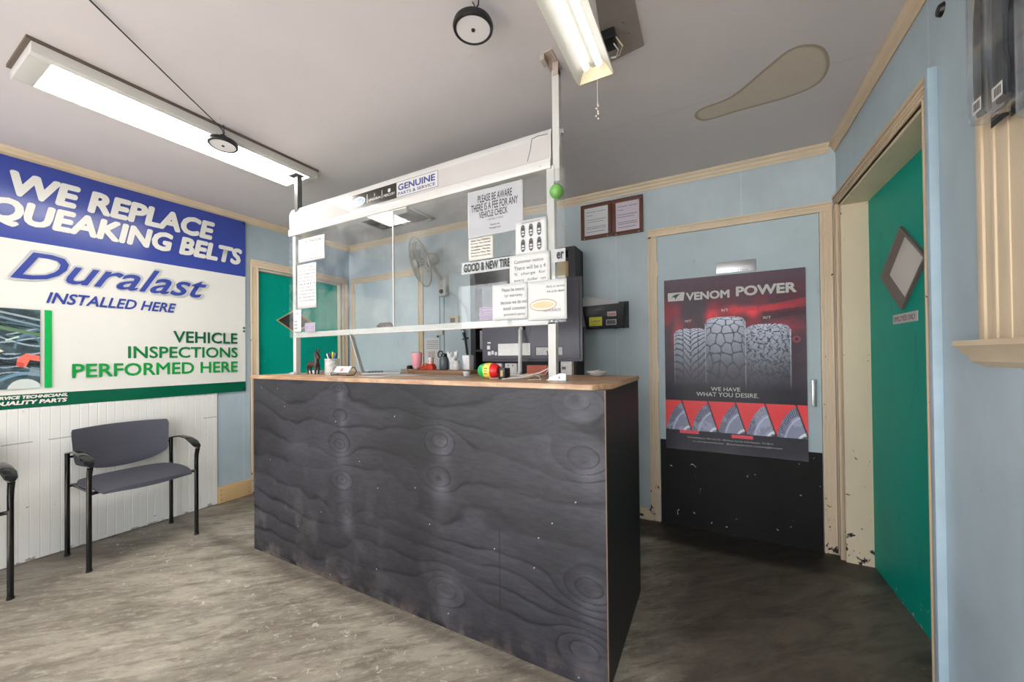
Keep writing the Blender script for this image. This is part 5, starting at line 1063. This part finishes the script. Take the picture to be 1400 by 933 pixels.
# tube light
te = emis('lit_tube', (255, 254, 250), LIGHT_E['tube']); l2 = thing('tube_light', 'hanging two tube fluorescent fixture with a white reflector', 'ceiling light', (3.23, -2.05, H-.2))
TX, TY0, TY1, TZ = 3.232, -2.68, -1.462, 2.24
bm = bm_(); th_ = .0015
prof = [(-.070, 0), (-.066, .004), (-.026, .050), (0, .034), (.026, .050), (.066, .004), (.070, 0), (.070, .003), (.030, .056), (-.030, .056), (-.070, .003)]
prism(bm, [(TX+x_*.88, TZ+z_) for x_, z_ in prof], 1, TY0, TY1) if False else None
outer = [(-.068, 0), (-.030, .052), (-.005, .036), (.005, .036), (.030, .052), (.068, 0), (.071, .001), (.036, .060), (-.036, .060), (-.071, .001)]
prism(bm, [(TX+x_, TZ+z_) for x_, z_ in outer][::-1], 1, TY0, TY1); obj('reflector', bm, mat('cream_enamel', (196, 193, 186), .3, var=.03), l2)
for y_, s_ in ((TY1, -1), (TY0, 1)):
    b = bm_(); pts = [(-.071, 0), (.071, 0), (.036, .060), (-.036, .060)]
    va = [b.verts.new((TX+x_, y_, TZ+z_)) for x_, z_ in pts]; vb_ = [b.verts.new((TX+x_*.9, y_+s_*.035*(1 if z_ > .01 else .0), TZ+z_*.92+.002)) for x_, z_ in pts]
    b.faces.new(va); b.faces.new(vb_[::-1])
    for i in range(4): b.faces.new((va[i], va[(i+1) % 4], vb_[(i+1) % 4], vb_[i]))
    obj('end_cap', b, mat('yellowed_enamel', (226, 212, 180), .3, var=.1), l2)
for x_ in (-.024, .024):
    obj('fluorescent_tube', tube(bm_(), [(TX+x_, TY0+.045, TZ+.026), (TX+x_, TY1-.045, TZ+.026)], .0125, 16), te, l2)
bx('ballast_cover', M['white'], l2, TX-.03, TX+.03, TY0+.03, TY1-.03, TZ+.059, TZ+.085, bev=.003)
for y_ in (TY0+.25, TY1-.28): 
    for k in range(6): obj('chain_link', tube(bm_(), [(TX+(.005 if k % 2 else 0)*math.cos(a_)+(0 if k % 2 else .006*math.cos(a_)), y_+(.006*math.cos(a_) if k % 2 else 0), TZ+.097+.021*k+.0135*math.sin(a_)) for a_ in np.linspace(0, 2*math.pi, 11)], .0012, 5, caps=False), M['steel'], l2)
sp0 = on(1, TY1-.02, 814, 112); pst = obj('pull_string', tube(bm_(), [(TX+.008, TY1-.012, TZ+.002), (TX+.008, TY1-.012, TZ-.135)], .0009, 5), M['paper'], l2)
b = bm_()
for i in range(7): bmesh.ops.create_icosphere(b, subdivisions=1, radius=.0042, matrix=Matrix.Translation((TX+.008+.004*math.sin(i*2.2), TY1-.012+.003*math.cos(i*1.9), TZ-.10-.0095*i)))
obj('string_knot', b, mat('pink_thread', (226, 196, 194), .8), pst)
# flat round lights
def disc_light(label, c, r, tilt, cable):
    d = thing('round_light', label, 'ceiling light', (c[0], c[1], H), 'round flat pendant lights'); ax_ = Vector(tilt).normalized(); c = Vector(c)
    obj('housing', lathe(bm_(), [(r*.955, -.003), (r, -.001), (r+.002, .008), (r*.97, .020), (r*.6, .026), (.02, .028), (0, .028)], c, ax_, 48), M['black'], d)
    obj('diffuser', lathe(bm_(), [(0, -.001), (r*.84, -.001), (r*.86, .001)], c-ax_*.001, ax_, 48), mat('unlit_diffuser', (214, 210, 212), .4, var=.02), d)
    obj('inner_rim', lathe(bm_(), [(r*.85, .001), (r*.87, -.004), (r*.96, -.004)], c, ax_, 48), M['blackmetal'], d)
    obj('centre_screw', lathe(bm_(), [(0, -.006), (.006, -.005), (.007, 0)], c-ax_*.001, ax_, 16), M['black'], d)
    obj('driver', lathe(bm_(), [(.014, .026), (.014, .055), (0, .057)], c, ax_, 20), M['black'], d)
    top = c+ax_*.056; obj('hook', tube(bm_(), [top, top+Vector((.012, 0, .012)), (top.x+.004, top.y, min(H-.004, top.z+.03)), (top.x-.004, top.y+.004, H)], .0022, 6), M['black'], d)
    obj('cable', tube(bm_(), cable(top), .0028, 6), M['black'], d); return d
c2 = on(2, H-.115, 305, 199); ce = on(2, H-.012, 120, 0); dirv = (ce-Vector((c2.x, c2.y, H))).normalized()
disc_light('round black rimmed light hanging beside the long panel light', c2, .066, (-.05, .05, 1), lambda t_: [t_, t_+Vector((.018, -.01, .014)), Vector((t_.x+.01, t_.y-.03, H-.02)), Vector((c2.x, c2.y, H-.012))+Vector((dirv.x, dirv.y, 0))*.25+Vector((0, 0, -.012)), Vector((ce.x, ce.y, H-.006)), Vector((ce.x+dirv.x*.3, ce.y+dirv.y*.3, H-.006))])
c1 = on(2, H-.10, 647, 40)
disc_light('round black rimmed light near the middle of the ceiling', c1, .069, (0, -.03, 1), lambda t_: [t_, t_+Vector((.03, -.01, .008)), t_+Vector((.045, -.03, .022)), Vector((t_.x+.05, t_.y-.08, H-.006)), Vector((t_.x+.07, t_.y-.5, H-.006))])
# air vent
vt = thing('air_vent', 'dusty louvred air vent in the ceiling behind the screen', 'vent', (1.1, -.42, H)); vm = mat('dusty_vent_metal', (128, 120, 114), .5, var=.3); vx0, vx1, vy0, vy1 = .78, 1.42, -.60, -.22
for r in ((vx0, vx1, vy0, vy0+.025), (vx0, vx1, vy1-.025, vy1), (vx0, vx0+.025, vy0, vy1), (vx1-.025, vx1, vy0, vy1), (.5*(vx0+vx1)-.02, .5*(vx0+vx1)+.02, vy0, vy1)): bx('frame_bar', mat('vent_frame', (176, 168, 160), .5), vt, r[0], r[1], r[2], r[3], H-.012, H-.002, bev=.002)
bx('backing', mat('vent_dark', (60, 54, 50), .8), vt, vx0+.01, vx1-.01, vy0+.01, vy1-.01, H-.003, H-.0005)
for k in range(14):
    y_ = vy0+.04+.0235*k; obj('louvre', obox(bm_(), ((vx0+vx1)/2, y_, H-.008), (1, 0, 0), (0, .8, .6), (0, -.6, .8), vx1-vx0-.05, .012, .0012), vm, vt)

# ============================================================ RIGHT WALL
tag(obj('black_cap', lathe(bm_(), [(0, .012), (.016, .010), (.021, 0)], (W, on(0, W, 1288, 13).y, on(0, W, 1288, 13).z), (-1, 0, 0), 24), M['black'], None), 'small black oval cap high on the right wall near the ceiling', 'cap')
shell = clear('blister_plastic', (.92, .93, .95), 2.6, .08, .14)
def pack(label, y0, y1, z0, z1, x0, x1, c1_, c2_):
    p = thing('blister_pack', label, 'package', (x1, (y0+y1)/2, z0), 'hanging packages at the right edge'); w = y1-y0
    b = bm_(); prism(b, [(x0, z0+.012), (x0+.008, z0), (x1-.004, z0), (x1-.004, z1), (x0, z1)], 1, y0, y1); bmesh.ops.bevel(b, geom=list(b.edges), offset=.004, segments=2, affect='EDGES'); obj('shell', b, shell, p)
    bx('card_back', M['black'], p, x1-.004, x1-.0025, y0+.002, y1-.002, z0-.012, z1)
    b = bm_(); bx_ = x0+.006
    tube(b, [(x0+.016, (y0+y1)/2+.012*math.sin(k*.7), z0+.02+(z1-z0-.03)*k/9) for k in range(10)], [(.010, w*.30+.004*math.sin(k*1.9)) for k in range(10)], 10, side=(1, 0, 0)); obj('wiper_blade', b, mat('wiper_rubber', c1_, .25), p)
    bx('insert_card', mat('insert_card_print', c2_, .4, var=.4, scale=9), p, x1-.010, x1-.008, y0+.006, y1-.006, z0+.015, z1-.01)
    bl_ = bx('barcode_label', M['paper'], p, x0-.0006, x0+.0002, y0+.008, y0+w*.6, z0+.018, z0+.05)
    for k in range(5): bx('barcode_bar', M['ink'], bl_, x0-.001, x0-.0006, y0+.012+.005*k, y0+.0145+.005*k, z0+.024, z0+.044)
pack('dark clear packed wiper package hanging nearest the green door', -1.535, -1.468, 1.765, 2.33, 4.195, 4.24, (30, 28, 32), (190, 192, 206)); pack('second clear wiper package, with the white barcode label', -1.612, -1.540, 1.755, 2.33, 4.195, 4.24, (44, 52, 58), (120, 126, 138)); pack('clear wiper package cut off by the right picture edge', -1.74, -1.640, 1.690, 2.33, 4.195, 4.24, (52, 70, 76), (200, 204, 206))
b = bm_(); box(b, 4.24, 4.246, -2.3, -1.46, 2.30, 2.36); tag(obj('hanging_rail', b, M['steel'], None), 'steel rail the wiper packages hang from', 'rail')
